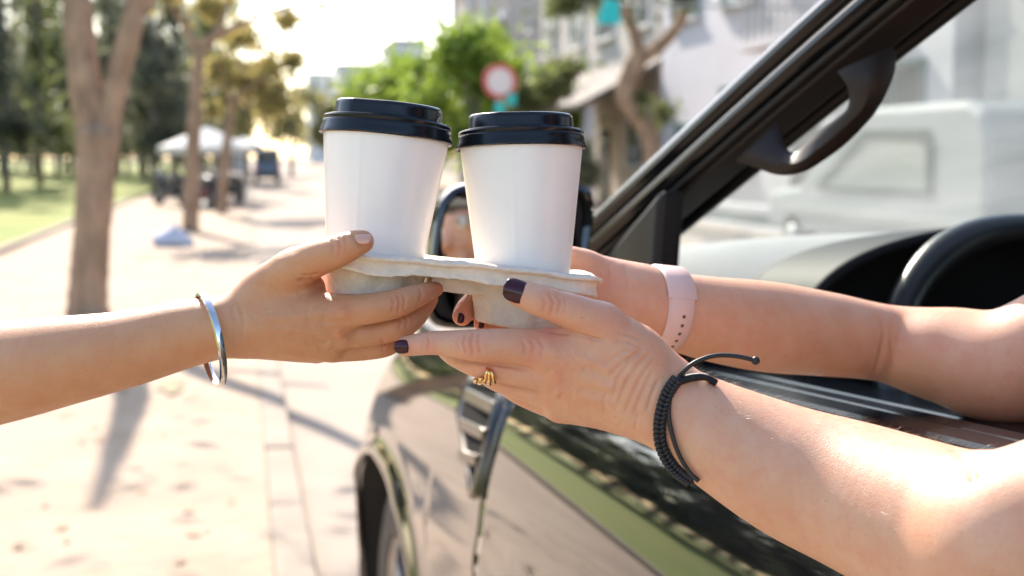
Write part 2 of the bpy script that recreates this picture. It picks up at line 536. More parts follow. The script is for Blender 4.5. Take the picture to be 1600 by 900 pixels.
# forked street tree on the left
d = 10.6
bs = ray_ground(138, 492, PZ)
d = float(w2c(bs)[2])
Tp = lambda x, y, dd=0: P(x, y, d + dd)
tree('street_tree', 'thick forked trunk nearest on the left pavement', 'tree', bs,
     [([bs - [0, 0, .05], Tp(137, 470), Tp(141, 400), Tp(147, 320), Tp(151, 250), Tp(153, 212), Tp(154, 192), Tp(155, 178)], [pxr(d, 38), pxr(d, 32), pxr(d, 29), pxr(d, 29), pxr(d, 32), pxr(d, 33), pxr(d, 20), pxr(d, 5)]),
      ([Tp(147, 245), Tp(137, 165), Tp(126, 80), Tp(119, 0), Tp(105, -130), Tp(60, -330), Tp(20, -500)], [pxr(d, 24), pxr(d, 25), pxr(d, 24), pxr(d, 23), pxr(d, 18), pxr(d, 12), pxr(d, 5)]),
      ([Tp(159, 245), Tp(172, 175), Tp(186, 110), Tp(205, 40), Tp(222, -40), Tp(270, -200), Tp(300, -420)], [pxr(d, 22), pxr(d, 20), pxr(d, 19), pxr(d, 18), pxr(d, 16), pxr(d, 11), pxr(d, 4)]),
      ([Tp(205, 40), Tp(250, -20, .3), Tp(320, -90, .6)], [pxr(d, 9), pxr(d, 7), pxr(d, 3)])],
     [(Tp(40, -430), (1.5, 1.4, .9)), (Tp(280, -430), (1.6, 1.5, .9)), (Tp(160, -600), (2.0, 1.8, 1.0))], 120, .055, LF_YELLOW, BARK, 'street trees along the left pavement', 3)
def street_tree(px, py, wpx, top, label, seed, leafm, blobs_px, lean=0, extra=()):
    b_ = ray_ground(px, py, PZ); dd = float(w2c(b_)[2]); q = lambda x, y, o=0: P(x, y, dd + o)
    pr = lambda r: r * dd / F
    limbs = [([b_ - [0, 0, .05], q(px, py - 12), q(px + lean * .3, (py + top) / 2), q(px + lean * .7, top + 40), q(px + lean, top)], [pr(wpx * .8), pr(wpx * .55), pr(wpx * .48), pr(wpx * .42), pr(wpx * .36)])]
    for e_ in extra: limbs.append(([q(*p) for p in e_], [pr(wpx * w_) for w_ in np.linspace(.34, .08, len(e_))]))
    bl = [(q(x, y, o), (pr(r), pr(r) * 1.0, pr(r * .8))) for x, y, r, o in blobs_px]
    tree('street_tree', label, 'tree', b_, limbs, bl, 300 * len(bl), .055 + dd * .0014, leafm, BARK, 'street trees along the left pavement', seed)
street_tree(298, 362, 24, 80, 'slim straight trunk rising behind the white sack', 11, LF_YELLOW,
            [(262, -10, 40, 0), (330, 15, 40, .5), (380, 60, 34, .6), (230, -80, 70, 0), (350, -100, 90, 0), (450, 30, 34, .8), (420, -60, 60, 0), (505, 10, 18, .8)], 14,
            [[(312, 90), (290, 45), (265, 5), (240, -60)], [(310, 95), (330, 60), (352, 20), (365, -60)], [(312, 70), (360, 45), (420, 20), (500, -5)]])
street_tree(347, 334, 15, 150, 'thin leaning trunk beside the parked motorbikes', 12, LF_YELLOW,
            [(385, 130, 42, .5), (345, 110, 36, .3), (430, 160, 40, .5), (420, 105, 40, 1.0), (380, 60, 38, 0), (330, 170, 22, 0), (455, 95, 28, .5)], 18,
            [[(362, 170), (385, 140), (420, 120)], [(362, 165), (350, 120), (335, 90)]])
# row of dark feathery trees across the lawn
k = 0
rr = random.Random(5)
for i in range(66):
    px = -1500 + i * 62 + rr.uniform(-18, 18) if i < 20 else (-300 + (i - 20) * 26 if i < 46 else -60 + (i - 46) * 22) + rr.uniform(-9, 9); dd = rr.uniform(26, 50) if i < 20 else rr.uniform(50, 95) if i < 46 else rr.uniform(95, 115)
    if px > 385: continue
    base = P(px, 250, dd); base[2] = .06
    hgt = rr.uniform(12, 17)
    x, y, z = base
    bl = []
    for t in np.linspace(.16, 1, 9):
        w_ = 1.7 * (1.1 - t * .75) * rr.uniform(.7, 1.2)
        bl.append(((x + rr.uniform(-.7, .7), y + rr.uniform(-.7, .7), z + hgt * t), (w_, w_, hgt * .085)))
    where = 'mirrored in the car door' if px < 0 else 'left of the forked trunk' if px < 95 else 'right behind the forked trunk' if px < 205 else 'between forked and slim trunks' if px < 290 else 'behind the parasols'
    tree('feathery_tree', 'tall dark feathery tree beyond the lawn, ' + where, 'tree', base, [([base - [0, 0, .1], base + [.1, 0, hgt * .4], base + [rr.uniform(-.3, .3), 0, hgt * .95]], [.17, .13, .03])],
         bl, 2300, .14, LF_DARK if rr.random() < .7 else LF_MID, BARK_GREY, 'feathery trees beyond the lawn', 100 + i, 2.4, .9)
# trees down the street and behind the cups
def round_tree(px, py_base, d_, w_px, h_top, label, leafm, seed, n=2600, size=.12, group=None, base_z=.1):
    b_ = P(px, 245, d_); b_[2] = base_z
    pr = lambda r: r * d_ / F
    topz = EYE + (245 - h_top) * d_ / F
    rr = random.Random(seed); bl = []
    for i in range(9):
        a = rr.uniform(0, 6.28); q = rr.uniform(.1, .75); zz = rr.uniform(.38, .88)
        r_ = pr(w_px) * rr.uniform(.34, .5)
        bl.append(((b_[0] + math.cos(a) * q * pr(w_px), b_[1] + math.sin(a) * q * pr(w_px), base_z + (topz - base_z) * zz), (r_, r_, r_ * .8)))
    limbs = [([b_ - [0, 0, .1], b_ + [.05, 0, topz * .25], b_ + [.1, 0, topz * .5]], [.20, .15, .09])]
    for i in range(4):
        c_ = bl[i][0]; limbs.append(([b_ + [.08, 0, topz * .35], (np.array(c_) + b_ + [0, 0, topz * .5]) / 2, np.array(c_)], [.09, .06, .02]))
    tree('round_tree', label, 'tree', b_, limbs, bl, n, size, leafm, BARK_GREY, group, seed)
round_tree(735, 290, 33, 140, 40, 'bright green tree behind the right cup and round sign', LF_GREEN, 21, 6500, .11)
round_tree(660, 285, 40, 105, 75, 'bright green tree showing between the two lids', LF_GREEN, 22, 3600, .12)
round_tree(812, 290, 38, 120, 62, 'broad green tree behind the round sign pole', LF_GREEN, 33, 4600, .12)
round_tree(608, 285, 55, 80, 95, 'hazy green tree just right of the pale narrow block', LF_GREEN, 34, 3000, .14)
round_tree(850, 290, 30, 62, 60, 'leafy green tree against the tiled porch', LF_MID, 23, 2600, .10)
round_tree(455, 280, 95, 62, 110, 'hazy yellow-green tree above the distant van', LF_PALE, 24, 2600, .2)
round_tree(525, 280, 85, 60, 125, 'hazy olive tree left of the left cup', LF_PALE, 25, 2600, .2)
round_tree(595, 280, 78, 52, 150, 'low olive tree directly behind the left lid', LF_MID, 26, 2200, .18)
round_tree(385, 280, 75, 58, 90, 'yellow-green tree behind the white parasols', LF_YELLOW, 27, 2400, .18)
round_tree(900, 300, 24, 55, 172, 'dark shrub under the porch roof', LF_DARK, 28, 2200, .07)
# curved bare tree in front of the white house
b_ = ray_ground(1030, 372, .1) if False else P(1018, 250, 24.0); b_[2] = .1
q = lambda x, y, o=0: P(x, y, 24.0 + o)
tree('curved_tree', 'curving bare brown trunk in front of the white house', 'tree', b_,
     [([b_ - [0, 0, .05], q(1022, 300), q(1017, 225), q(998, 185), q(978, 152), q(985, 118), q(1000, 85)], [.20, .17, .16, .17, .19, .20, .19]),
      ([q(998, 92), q(993, 55), q(978, 20), q(968, -15), q(960, -70)], [.15, .12, .11, .09, .05]),
      ([q(1000, 92), q(1030, 72), q(1055, 45), q(1072, 10), q(1085, -40)], [.15, .13, .11, .09, .05])],
     [(q(1035, 175, -.2), (.35, .3, .3)), (q(1005, 155, -.2), (.22, .2, .2)), (q(930, -20), (.9, .7, .5)), (q(885, 5), (.6, .5, .4)), (q(1040, -60), (1.0, .8, .5)), (q(1065, 5, -.3), (.3, .3, .2))], 2600, .07, LF_MID, BARK, None, 31)

# ------------------------------------------------------------------ houses on the right
WHITE = mat('white_painted_render', (.60, .58, .60), .85, noise=.12, nscale=.6, bump=.3, bscale=30)
CREAM = mat('cream_render', (.60, .54, .48), .85, noise=.15, nscale=.6, bump=.3, bscale=30)
GREYW = mat('grey_render', (.40, .40, .39), .85, noise=.15, nscale=.5)
BRICK = mat('faded_brown_render', (.55, .47, .41), .85, noise=.2, nscale=.8)
ROOFM = mat('dark_roof_tiles', (.09, .075, .065), .8, noise=.3, nscale=6, bump=.6, bscale=20)
FRAME = mat('window_frame_green', (.05, .13, .11), .5)
FRAMEW = mat('white_window_frame', (.7, .7, .68), .5)
PANE = mat('window_pane', (.03, .045, .045), .06, coat=.4)
DARKM = mat('dark_doorway', (.03, .03, .028), .8)
METALG = mat('grey_metal', (.32, .33, .33), .5, metal=.4)
def house(label, x0, x1, y0, y1, h_, wall, storeys, bays, roofm, frame=FRAMEW, parapet=True, name='house'):
    root = empty(name, ((x0 + x1) / 2, (y0 + y1) / 2, 0), label, 'house')
    MB().box((x0, y0, -.05), (x1, y1, h_)).build('wall', wall, root, bevel=.02)
    rf = MB().box((x0 - .35, y0 - .2, h_), (x1 + .2, y1 + .2, h_ + .18)).build('roof', roofm, root, bevel=.03)
    sh = h_ / storeys
    for s_ in range(storeys):
        for b_ in range(bays):
            yc = y0 + (y1 - y0) * (b_ + .5) / bays; zc = s_ * sh + .55 * sh
            w_, hh = min(1.9, (y1 - y0) / bays * .62), sh * .52
            if s_ == 0 and b_ % 2 == 1:
                d_ = MB().box((x0 - .05, yc - .55, .0), (x0 - .004, yc + .55, 2.2)).build('door', DARKM if b_ % 4 == 1 else FRAME, root, bevel=.01)
                MB().box((x0 - .09, yc + .38, 1.0), (x0 - .051, yc + .44, 1.12)).build('door_handle', METALG, d_)
                continue
            w = MB()
            for (a0, a1, c0_, c1_) in ((-w_/2, w_/2, -hh/2, -hh/2 + .08), (-w_/2, w_/2, hh/2 - .08, hh/2), (-w_/2, -w_/2 + .08, -hh/2 + .08, hh/2 - .08), (w_/2 - .08, w_/2, -hh/2 + .08, hh/2 - .08), (-.035, .035, -hh/2 + .08, hh/2 - .08)):
                w.box((x0 - .07, yc + a0, zc + c0_), (x0 - .003, yc + a1, zc + c1_))
            wo_ = w.build('window', frame, root)
            for sg in (-1, 1):
                ya, yb = (yc - w_/2 + .083, yc - .038) if sg < 0 else (yc + .038, yc + w_/2 - .083)
                MB().box((x0 - .03, ya, zc - hh/2 + .083), (x0 - .006, yb, zc + hh/2 - .083)).build('pane', PANE, wo_)
            MB().box((x0 - .14, yc - w_/2 - .1, zc - hh/2 - .09), (x0 - .002, yc + w_/2 + .1, zc - hh/2 - .004)).build('sill', wall, wo_)
    return root
hw = house('white two-storey house with green windows behind the curved tree', 10.4, 18, 17.5, 31, 7.2, WHITE, 2, 4, GREYW, FRAME)
MB().box((9.2, 19, 3.35), (10.39, 23, 3.5)).build('balcony', WHITE, hw, bevel=.02)
for i in range(12): MB().box((9.24, 19.1 + i * .34, 3.505), (9.29, 19.15 + i * .34, 4.4)).build('baluster', METALG, hw)
MB().box((9.22, 19, 4.405), (9.31, 23, 4.48)).build('hand_rail', METALG, hw)
house('low grey house seen through the windscreen', 10.6, 18, 4.0, 17.0, 6.0, GREYW, 2, 4, ROOFM, FRAMEW)
hb = house('cream house with tiled porch beyond the white house', 10.8, 19, 32.5, 46, 7.6, CREAM, 2, 4, GREYW, FRAMEW)
b = MB(); b.add([(8.4, 31.5, 2.75), (8.4, 40, 2.75), (10.79, 40, 4.0), (10.79, 31.5, 4.0), (8.4, 31.5, 2.6), (8.4, 40, 2.6), (10.79, 40, 3.85), (10.79, 31.5, 3.85)], [(0, 1, 2, 3), (7, 6, 5, 4), (0, 4, 5, 1), (1, 5, 6, 2), (2, 6, 7, 3), (3, 7, 4, 0)]); b.build('porch_roof', ROOFM, hb)
for y_ in (31.8, 35.6, 39.6): MB().box((8.6, y_ - .12, 0), (8.84, y_ + .12, 2.69)).build('porch_post', WHITE, hb, bevel=.01)
h3 = house('faded brown house with white columns above the green trees', 11, 20, 52, 66, 12.5, BRICK, 3, 4, GREYW, FRAMEW)
for s_ in range(3):
    MB().box((9.9, 53, 3.6 * s_ + 3.4), (10.99, 65, 3.6 * s_ + 3.6)).build('balcony', WHITE, h3, bevel=.02)
    for y_ in (53.3, 57, 61, 64.7): MB().box((9.95, y_ - .15, 3.6 * s_ + 3.605), (10.2, y_ + .15, 3.6 * s_ + 6.9)).build('column', WHITE, h3, bevel=.02)
# far blocks down the street
PALE = mat('haze_toned_facade', (.62, .63, .65), .9, noise=.1, nscale=.2)  # distance haze is put into this pale wall colour
for (px, wpx, top, d_, lab) in ((640, 46, 70, 150, 'pale narrow block left of the green trees'), (560, 60, 105, 260, 'distant pale block on the skyline left of the cups'), (505, 40, 118, 300, 'low pale block on the skyline above the hazy trees'), (372, 34, 118, 120, 'grey slab tower behind the parasols')):
    c_ = P(px, 245, d_); w_ = wpx * d_ / F; h_ = EYE + (245 - top) * d_ / F
    root = empty('apartment_block', (c_[0], c_[1], 0), lab, 'building')
    MB().box((c_[0] - w_/2, c_[1], -.1), (c_[0] + w_/2, c_[1] + 14, h_)).build('wall', PALE, root, bevel=.05)
    MB().box((c_[0] - w_/2 - .2, c_[1] - .2, h_), (c_[0] + w_/2 + .2, c_[1] + 14.2, h_ + .5)).build('roof', GREYW, root)
    nfl = max(3, int(h_ / 3.4)); nb = max(2, int(w_ / 2.2))
    for f_ in range(1, nfl):
        for b_ in range(nb):
            xx = c_[0] - w_/2 + w_ * (b_ + .5) / nb
            MB().box((xx - .55, c_[1] - .08, f_ * 3.4 + .3), (xx + .55, c_[1] - .004, f_ * 3.4 + 1.8)).build('window', PANE, root)
# low wall and railing across the road
fen = empty('railing', (8.9, 14, .11), 'low white wall with dark railing across the road behind the windscreen', 'fence')
MB().box((8.75, 5, .0), (8.95, 25, .20)).build('base_wall', WHITE, fen, bevel=.02)
MB().box((8.78, 5, .42), (8.92, 25, .56)).build('top_rail', WHITE, fen, bevel=.02)
bar = MB().box((8.83, 0, .201), (8.87, .07, .419)).build('bar', FRAME, fen); 
for i in range(110):
    c_ = bar.copy(); COL.objects.link(c_); c_.parent = fen; c_.location = (bar.location[0], bar.location[1] + 5.1 + i * .18, bar.location[2])
bar.location[1] += 5.0

# ------------------------------------------------------------------ signs
sg_d = 27.0
RED = mat('faded_red_sign', (.62, .10, .09), .5); SIGNW = mat('faded_sign_white', (.78, .70, .68), .5); TEAL = mat('teal_sign', (.02, .52, .50), .5); POLE = mat('galvanised_pole', (.38, .39, .38), .45, metal=.5)
c_ = P(781, 127, sg_d); r_ = 27.5 * sg_d / F
rs = empty('road_sign', (c_[0], c_[1], .1), 'round red and white road sign on a pole above the right lid', 'road sign')
Ms = Matrix.Translation(Vector(c_)) @ Matrix.Rotation(R(90), 4, 'X')
MB().lathe([(1e-5, .02), (r_ * .74, .02), (r_ * .74, 0)], 40, Ms).build('disc', SIGNW, rs, False)
MB().lathe([(r_ * .745, 0), (r_ * .745, .03), (r_, .03), (r_, 0), (r_ * .745, 0)], 40, Ms).build('red_border', RED, rs, False)
MB().tube([(c_[0], c_[1] + .06, .08), (c_[0], c_[1] + .06, c_[2] + r_)], .035, 10).build('pole', POLE, rs, True)
for (x0, y0, x1, y1) in ((773, 160, 788, 178), (792, 146, 806, 164)):
    a, b2 = P(x0, y1, sg_d), P(x1, y0, sg_d); MB().box((a[0], a[1] - .05, a[2]), (b2[0], a[1] - .02, b2[2])).build('small_plate', TEAL, rs, bevel=.005)
c2_ = P(950, 18, 22.0)
ts = empty('hanging_sign', (c2_[0], c2_[1], .1), 'bright teal sign board high beside the curved tree', 'sign')
w_ = 18 * 22 / F
b = MB().prism([(c2_[0] - w_, c2_[1], c2_[2] - w_), (c2_[0] + w_ * 1.2, c2_[1], c2_[2] - w_ * 1.1), (c2_[0] + w_, c2_[1], c2_[2] + w_ * .9), (c2_[0] - w_ * .2, c2_[1], c2_[2] + w_ * 1.2)], (0, .04, 0)); b.build('board', TEAL, ts, bevel=.005)
MB().tube([(c2_[0] - w_ * .3, c2_[1] + .06, c2_[2] + w_ * .7), (10.5, c2_[1] + .06, c2_[2] + w_ * .7)], .025, 10).build('wall_bracket', POLE, ts, True)

# ------------------------------------------------------------------ parasols, motorbikes, van, sack
CANVAS = mat('white_parasol_canvas', (.80, .78, .74), .8, transl=.3)
def parasol(px, py_top, wpx, d_, label):
    t = P(px, py_top, d_); r_ = wpx / 2 * d_ / F
    root = empty('parasol', (t[0], t[1], PZ), label, 'parasol', 'white parasols on the pavement')
    vs = [(t[0], t[1], t[2])]; fs = []
    for k in range(8):
        a = 2 * math.pi * k / 8; vs.append((t[0] + r_ * math.cos(a), t[1] + r_ * math.sin(a), t[2] - r_ * .42))
    for k in range(8):
        a = 2 * math.pi * k / 8; vs.append((t[0] + r_ * math.cos(a), t[1] + r_ * math.sin(a), t[2] - r_ * .42 - .2))
    for k in range(8):
        l = (k + 1) % 8; fs += [(0, 1 + k, 1 + l), (1 + k, 9 + k, 9 + l, 1 + l)]
    mesh_obj('canopy', vs, fs, CANVAS, root, smooth=False, solid=.01)
    MB().tube([(t[0], t[1], .04), (t[0], t[1], t[2])], .03, 8).build('pole', POLE, root, True)
    MB().lathe([(.28, .05), (.28, .11), (.05, .17)], 16, Matrix.Translation((t[0], t[1], 0))).build('foot', METALG, root)
parasol(322, 198, 150, 36, 'large white parasol behind the slim trunk')
parasol(382, 214, 58, 45, 'smaller white parasol nearer the van')
BLK = mat('black_bike_plastic', (.015, .015, .016), .35, coat=.4); BIKER = mat('dark_red_bike', (.15, .02, .02), .3, coat=.5)
def motorbike(px, py, rz, label, col):
    c_ = ray_ground(px, py, PZ)
    root = empty('motorbike', tuple(c_), label, 'motorbike', 'motorbikes parked under the parasols', rz=rz)
    for yy in (-.62, .62):
        M = Matrix.Translation((0, yy, .28)) @ Matrix.Rotation(R(90), 4, 'Y')
        ty = MB().lathe([(.20, -.05), (.26, -.05), (.28, 0), (.26, .05), (.20, .05)], 28, M).build('tyre', TYRE_BG, root, True, world=False)
        MB().lathe([(.02, -.02), (.2, -.03), (.2, .03), (.02, .02)], 20, M).build('rim', METALG, root, True, world=False)
    MB().tube([(0, -.75, .62), (0, -.45, .74), (0, -.05, .74), (0, .12, .60)], [.08, .13, .14, .08], 10).build('seat', BLK, root, True, world=False)
    MB().tube([(0, -.55, .45), (0, -.1, .42), (0, .2, .38), (0, .38, .55), (0, .46, .85)], [.12, .17, .12, .13, .10], 10).build('fairing', col, root, True, world=False)
    MB().tube([(0, .62, .28), (0, .52, .62), (0, .42, .98)], [.04, .04, .04], 8).build('fork', METALG, root, True, world=False)
    MB().tube([(-.34, .33, 1.02), (-.15, .40, 1.0), (.15, .40, 1.0), (.34, .33, 1.02)], .018, 8).build('handlebar', BLK, root, True, world=False)
    MB().ball((0, .52, .88), .09, 10).build('headlamp', LAMP_BG, root, True, world=False)
    MB().tube([(.14, -.15, .30), (.16, -.75, .36)], [.04, .05], 8).build('exhaust', METALG, root, True, world=False)
    for sg in (-1, 1): MB().tube([(sg * .28, .36, 1.02), (sg * .33, .38, 1.14), (sg * .38, .38, 1.17)], [.008, .008, .035], 8).build('side_mirror', BLK, root, True, world=False)
TYRE_BG = mat('bike_tyre', (.02, .02, .02), .8); LAMP_BG = mat('bike_lamp', (.6, .6, .6), .1)
motorbike(268, 322, R(35), 'black motorbike leftmost of the parked row', BLK)
motorbike(318, 326, R(20), 'dark motorbike behind the slim trunk', BIKER)
motorbike(358, 318, R(28), 'motorbike nearest the road in the parked row', BLK)
motorbike(336, 312, R(24), 'motorbike half hidden at the back of the row', BIKER)
# people-carrier far down the road
NAVY = mat('dark_blue_van_paint', (.08, .16, .27), .3, coat=.5)
vd = 62.0
vc = P(418, 245, vd); vc[2] = 0.0
van = empty('van', (vc[0], vc[1], 0), 'small dark blue van far down the sunny road', 'van')
w_ = 40 * vd / F / 2
def vbox(lo, hi, name, m, par=van, bev=.06): return MB().box((vc[0] + lo[0], vc[1] + lo[1], lo[2]), (vc[0] + hi[0], vc[1] + hi[1], hi[2])).build(name, m, par, bevel=bev)
vbox((-w_, 0, .35), (w_, 3.6, 1.15), 'body', NAVY)
vbox((-w_ * .93, .15, 1.151), (w_ * .93, 3.2, 1.70), 'cabin', NAVY)
vbox((-w_ * .80, .10, 1.20), (w_ * .80, .149, 1.62), 'rear_window', PANE, bev=.01)
vbox((-w_ * .96, .1, 1.701), (w_ * .96, 3.2, 1.82), 'roof', WHITE)
vbox((-w_ * 1.02, -.08, .38), (w_ * 1.02, -.001, .62), 'bumper', BLK)
for sg in (-1, 1):
    vbox((sg * w_ * .84 - .08, -.03, .75), (sg * w_ * .84 + .08, -.002, .98), 'tail_light', RED, bev=.01)
    for yy in (.7, 2.9):
        M = Matrix.Translation((vc[0] + sg * (w_ - .1), vc[1] + yy, .32)) @ Matrix.Rotation(R(90), 4, 'Y')
        MB().lathe([(.1, -.1), (.30, -.1), (.32, 0), (.30, .1), (.1, .1)], 20, M).build('wheel', TYRE_BG, van, True)
# white van across the road, seen through the windscreen
WV = mat('white_van_paint', (.30, .315, .31), .5)
def side_van(x0, y0, label):
    root = empty('delivery_van', (x0 + .9, y0 + 2.8, 0), label, 'van')
    prof = [(0, .40), (0, 1.55), (.12, 1.86), (.4, 1.98), (2.9, 1.98), (3.2, 1.9), (4.4, 1.02), (5.4, .92), (5.5, .40)]
    MB().prism([(x0, y0 + y, z) for y, z in prof], (1.8, 0, 0)).build('body', WV, root, bevel=.08)
    out = [(1.0, .98), (1.0, 1.60), (1.12, 1.70), (2.6, 1.72), (3.8, 1.06), (3.8, .98)]
    inn = [(1.14, 1.04), (1.14, 1.48), (1.3, 1.56), (2.5, 1.60), (3.5, 1.08), (3.5, 1.04)]
    fr = MB(); vs = [(x0 - .004, y0 + y, z) for y, z in out] + [(x0 - .004, y0 + y, z) for y, z in inn] + [(x0 - .02, y0 + y, z) for y, z in out] + [(x0 - .02, y0 + y, z) for y, z in inn]
    n = 6; fs = []
    for k in range(n):
        l = (k + 1) % n; fs += [(12 + k, 12 + l, 18 + l, 18 + k), (k, l, 12 + l, 12 + k), (6 + k, 18 + k, 18 + l, 6 + l)]
    fr.add(vs, fs); w = fr.build('window_frame', VAN_GREEN, root)
    MB().prism([(x0 - .004, y0 + y, z) for y, z in inn], (-.006, 0, 0)).build('pane', VAN_PANE, w)
    MB().box((x0 - .03, y0 + .2, .62), (x0 - .004, y0 + 4.6, .74)).build('side_strip', METALG, root, bevel=.006)
    for yy in (.9, 4.6):
        for xx in (x0 + .1, x0 + 1.7):
            M = Matrix.Translation((xx, y0 + yy, .33)) @ Matrix.Rotation(R(90), 4, 'Y')
            w = MB().lathe([(.18, -.1), (.31, -.1), (.33, 0), (.31, .1), (.18, .1)], 24, M).build('wheel', TYRE_BG, root, True)
            MB().lathe([(1e-4, -.12), (.17, -.105), (.18, 0)], 18, M).build('hub_cap', METALG, w, True)
    return root
VAN_GREEN = mat('dark_green_seal', (.03, .06, .05), .4); VAN_PANE = mat('painted_reflection_pane', (.26, .29, .28), .15)  # the pane's pale reflection is put into its base colour
side_van(7.3, 11.6, 'pale van with dark-edged side window parked across the road')
# sack of rubbish by the slim trunk
SACK = mat('white_blue_plastic_sack', (.62, .64, .74), .45, noise=.3, nscale=6, bump=.6, bscale=25)
c_ = ray_ground(268, 385, PZ)
g = np.random.default_rng(8)
pr = [cone(c_ + [-.18, 0, .09], c_ + [.15, .02, .10], .11, .13), cone(c_ + [-.05, .05, .15], c_ + [.05, .03, .2], .12, .10), cone(c_ + [.04, .03, .26], c_ + [.06, .03, .30], .03, .05), cone(c_ + [.2, -.02, .06], c_ + [.3, 0, .05], .08, .05)]
V, Q = sdf_mesh([(pr, .03, .01)], .012)
V = V + vnormals(V, Q) * (.012 * np.sin(V[:, 0] * 60 + V[:, 2] * 40) * np.sin(V[:, 1] * 55 + V[:, 2] * 30))[:, None]
V[:, 2] = np.maximum(V[:, 2], .046)
tag(mesh_obj('rubbish_sack', V, Q, SACK), 'crumpled white and blue plastic sack at the foot of the slim trunk', 'sack')

# fallen leaves scattered on the pavement
g = np.random.default_rng(21); n = 420
lx = -3.2 + 3.2 * g.random(n); ly = 3.0 + 26 * g.random(n) ** 1.3
a_ = g.random(n) * 6.28; sz = g.uniform(.018, .045, n)
cs, sn = np.cos(a_) * sz, np.sin(a_) * sz; zz = .056 + g.random(n) * .006
LV = np.stack([np.stack([lx - cs, ly - sn, zz], 1), np.stack([lx + sn * .45, ly - cs * .45, zz + .006], 1), np.stack([lx + cs, ly + sn, zz + .002], 1), np.stack([lx - sn * .45, ly + cs * .45, zz + .005], 1)], 1).reshape(-1, 3)
o = mesh_obj('leaf_litter', LV, np.arange(4 * n).reshape(-1, 4), mat('dry_fallen_leaves', (.26, .15, .06), .8, noise=.5, nscale=3), smooth=False)
tag(o, 'dry brown leaves scattered over the left pavement', 'leaves', kind='stuff')

# ================================================================== the black car
PAINT = mat('black_car_paint', (.004, .004, .005), .03, coat=.7, ior=1.55)
PILLAR = mat('satin_black_pillar', (.006, .006, .007), .14, spec=.28)
PAINT.node_tree.nodes['Principled BSDF'].inputs['Coat IOR'].default_value = 1.5
TRIM = mat('black_trim_plastic', (.012, .012, .013), .45, bump=.1, bscale=700, spec=.22)
RUBBER = mat('black_rubber', (.014, .014, .015), .6, noise=.3, nscale=30)
BROWN_TRIM = mat('dark_brown_cabin_plastic', (.018, .013, .011), .5, spec=.3, bump=.15, bscale=900)
DASH_TOP = mat('grey_dash_pad', (.30, .295, .29), .75, noise=.1, nscale=25, bump=.25, bscale=900)
DASH_DARK = mat('dark_dash_plastic', (.008, .008, .010), .6, bump=.2, bscale=900, spec=.2)
CHROME = mat('chrome', (.72, .72, .73), .08, metal=1.0)
TYRE = mat('tyre_rubber', (.085, .068, .052), .8, noise=.4, nscale=20, bump=.4, bscale=120)
ALLOY = mat('alloy_rim', (.42, .42, .43), .3, metal=.9, noise=.2, nscale=12)
LEATHER = mat('black_leather', (.014, .015, .018), .32, bump=.35, bscale=420)
SEAT = mat('dark_seat_fabric', (.04, .038, .036), .8, noise=.2, nscale=60)
GLASS = glass_mat('windscreen_glass', (.80, .87, .83), haze=.11)
GLASS_DARK = mat('tinted_glass', (.01, .012, .012), .04, ior=1.5, coat=.5)
MIRROR = mat('mirror_glass', (.86, .88, .88), .01, metal=1.0)
LAMP = mat('headlamp_lens', (.55, .57, .6), .05, coat=1, metal=.3)
CARW = 1.84
car = empty('parked_car', tuple(car2w([0, 0, 0])), 'shiny black car at the kerb with its driver window down', 'car', rz=CAR_YAW)
def local(v): return np.asarray(v, float)           # car coordinates are the root's own coordinates
def cb_(mb, name, m, parent=None, smooth=False, **k):
    par = parent or car
    return mb.build(name, m, par, smooth, world=False, **k)
def belt(y): return 1.212 - .074 * (y - .741)
def ztop(y):
    y = np.asarray(y, float)
    return np.where(y < 1.73, belt(y), belt(1.73) - .135 * (y - 1.73) - .03 * np.clip(y - 2.6, 0, 2) ** 2)
_u = np.linspace(0, 1.0, 400); _x = np.interp(_u, [0, .04, .10, .20, .33, .48, .68, .85, 1.0], [.12, .082, .046, .018, .004, 0, .012, .05, .10])
_k = np.exp(-np.linspace(-2, 2, 41) ** 2); _k /= _k.sum()
_x = np.convolve(np.pad(_x, 20, mode='reflect', reflect_type='odd'), _k, 'valid')
def side_x(y, z, flare=True):
    u = ztop(y) - z
    x = np.interp(u, _u, _x)
    x = x - .0030 * np.exp(-((u - .31) / .022) ** 2)
    x = x + .30 * np.clip((y - 2.98) / .5, 0, 1.2) ** 2 + .10 * np.clip((-.4 - y) / .9, 0, 1) ** 2
    if flare:
        for yc in (2.62, -.12):
            r = ((np.abs(y - yc) / .50) ** 2.6 + (np.abs(z - .36) / .39) ** 2.6) ** (1 / 2.6)
            x = x - .018 * np.exp(-((r - 1.03) / .07) ** 2) * (z > .2)
    return x
ARCH = .50
def zbot(y):
    for yc in (2.62, -.12):
        if abs(y - yc) < ARCH: return max(.30, .36 + .39 * max(1 - (abs(y - yc) / ARCH) ** 2.6, 0) ** (1 / 2.6))
    return .30
def side_panel(name, y0, y1, ny, nz=34, right=False, parent=None, inset=0.0, edge=.003):
    def f(i, j):
        y = y0 + (y1 - y0) * i; zb = zbot(y); zt = float(ztop(y))
        v = j ** 1.0; z = zb + (zt - zb) * v
        x = float(side_x(y, z)) + inset
        return ((CARW - x) if right else x, y, z)
    b = MB().grid(f, ny, nz)
    o = cb_(b, name, PAINT, parent, True)
    s = o.modifiers.new('solid', 'SOLIDIFY'); s.thickness = .012; s.offset = 1 if not right else -1
    return o
front_door = side_panel('front_door', .42, 1.722, 60)
fender = side_panel('front_fender', 1.729, 3.36, 150, 44)
o = side_panel('shut_line_seal', 1.712, 1.738, 2, inset=.007); o.data.materials[0] = RUBBER
side_panel('rear_side_panel', -1.25, .413, 110, 34)
side_panel('far_front_fender', 1.729, 3.36, 60, 24, right=True)
side_panel('far_front_door', .42, 1.722, 20, 24, right=True)
side_panel('far_rear_panel', -1.25, .413, 60, 24, right=True)
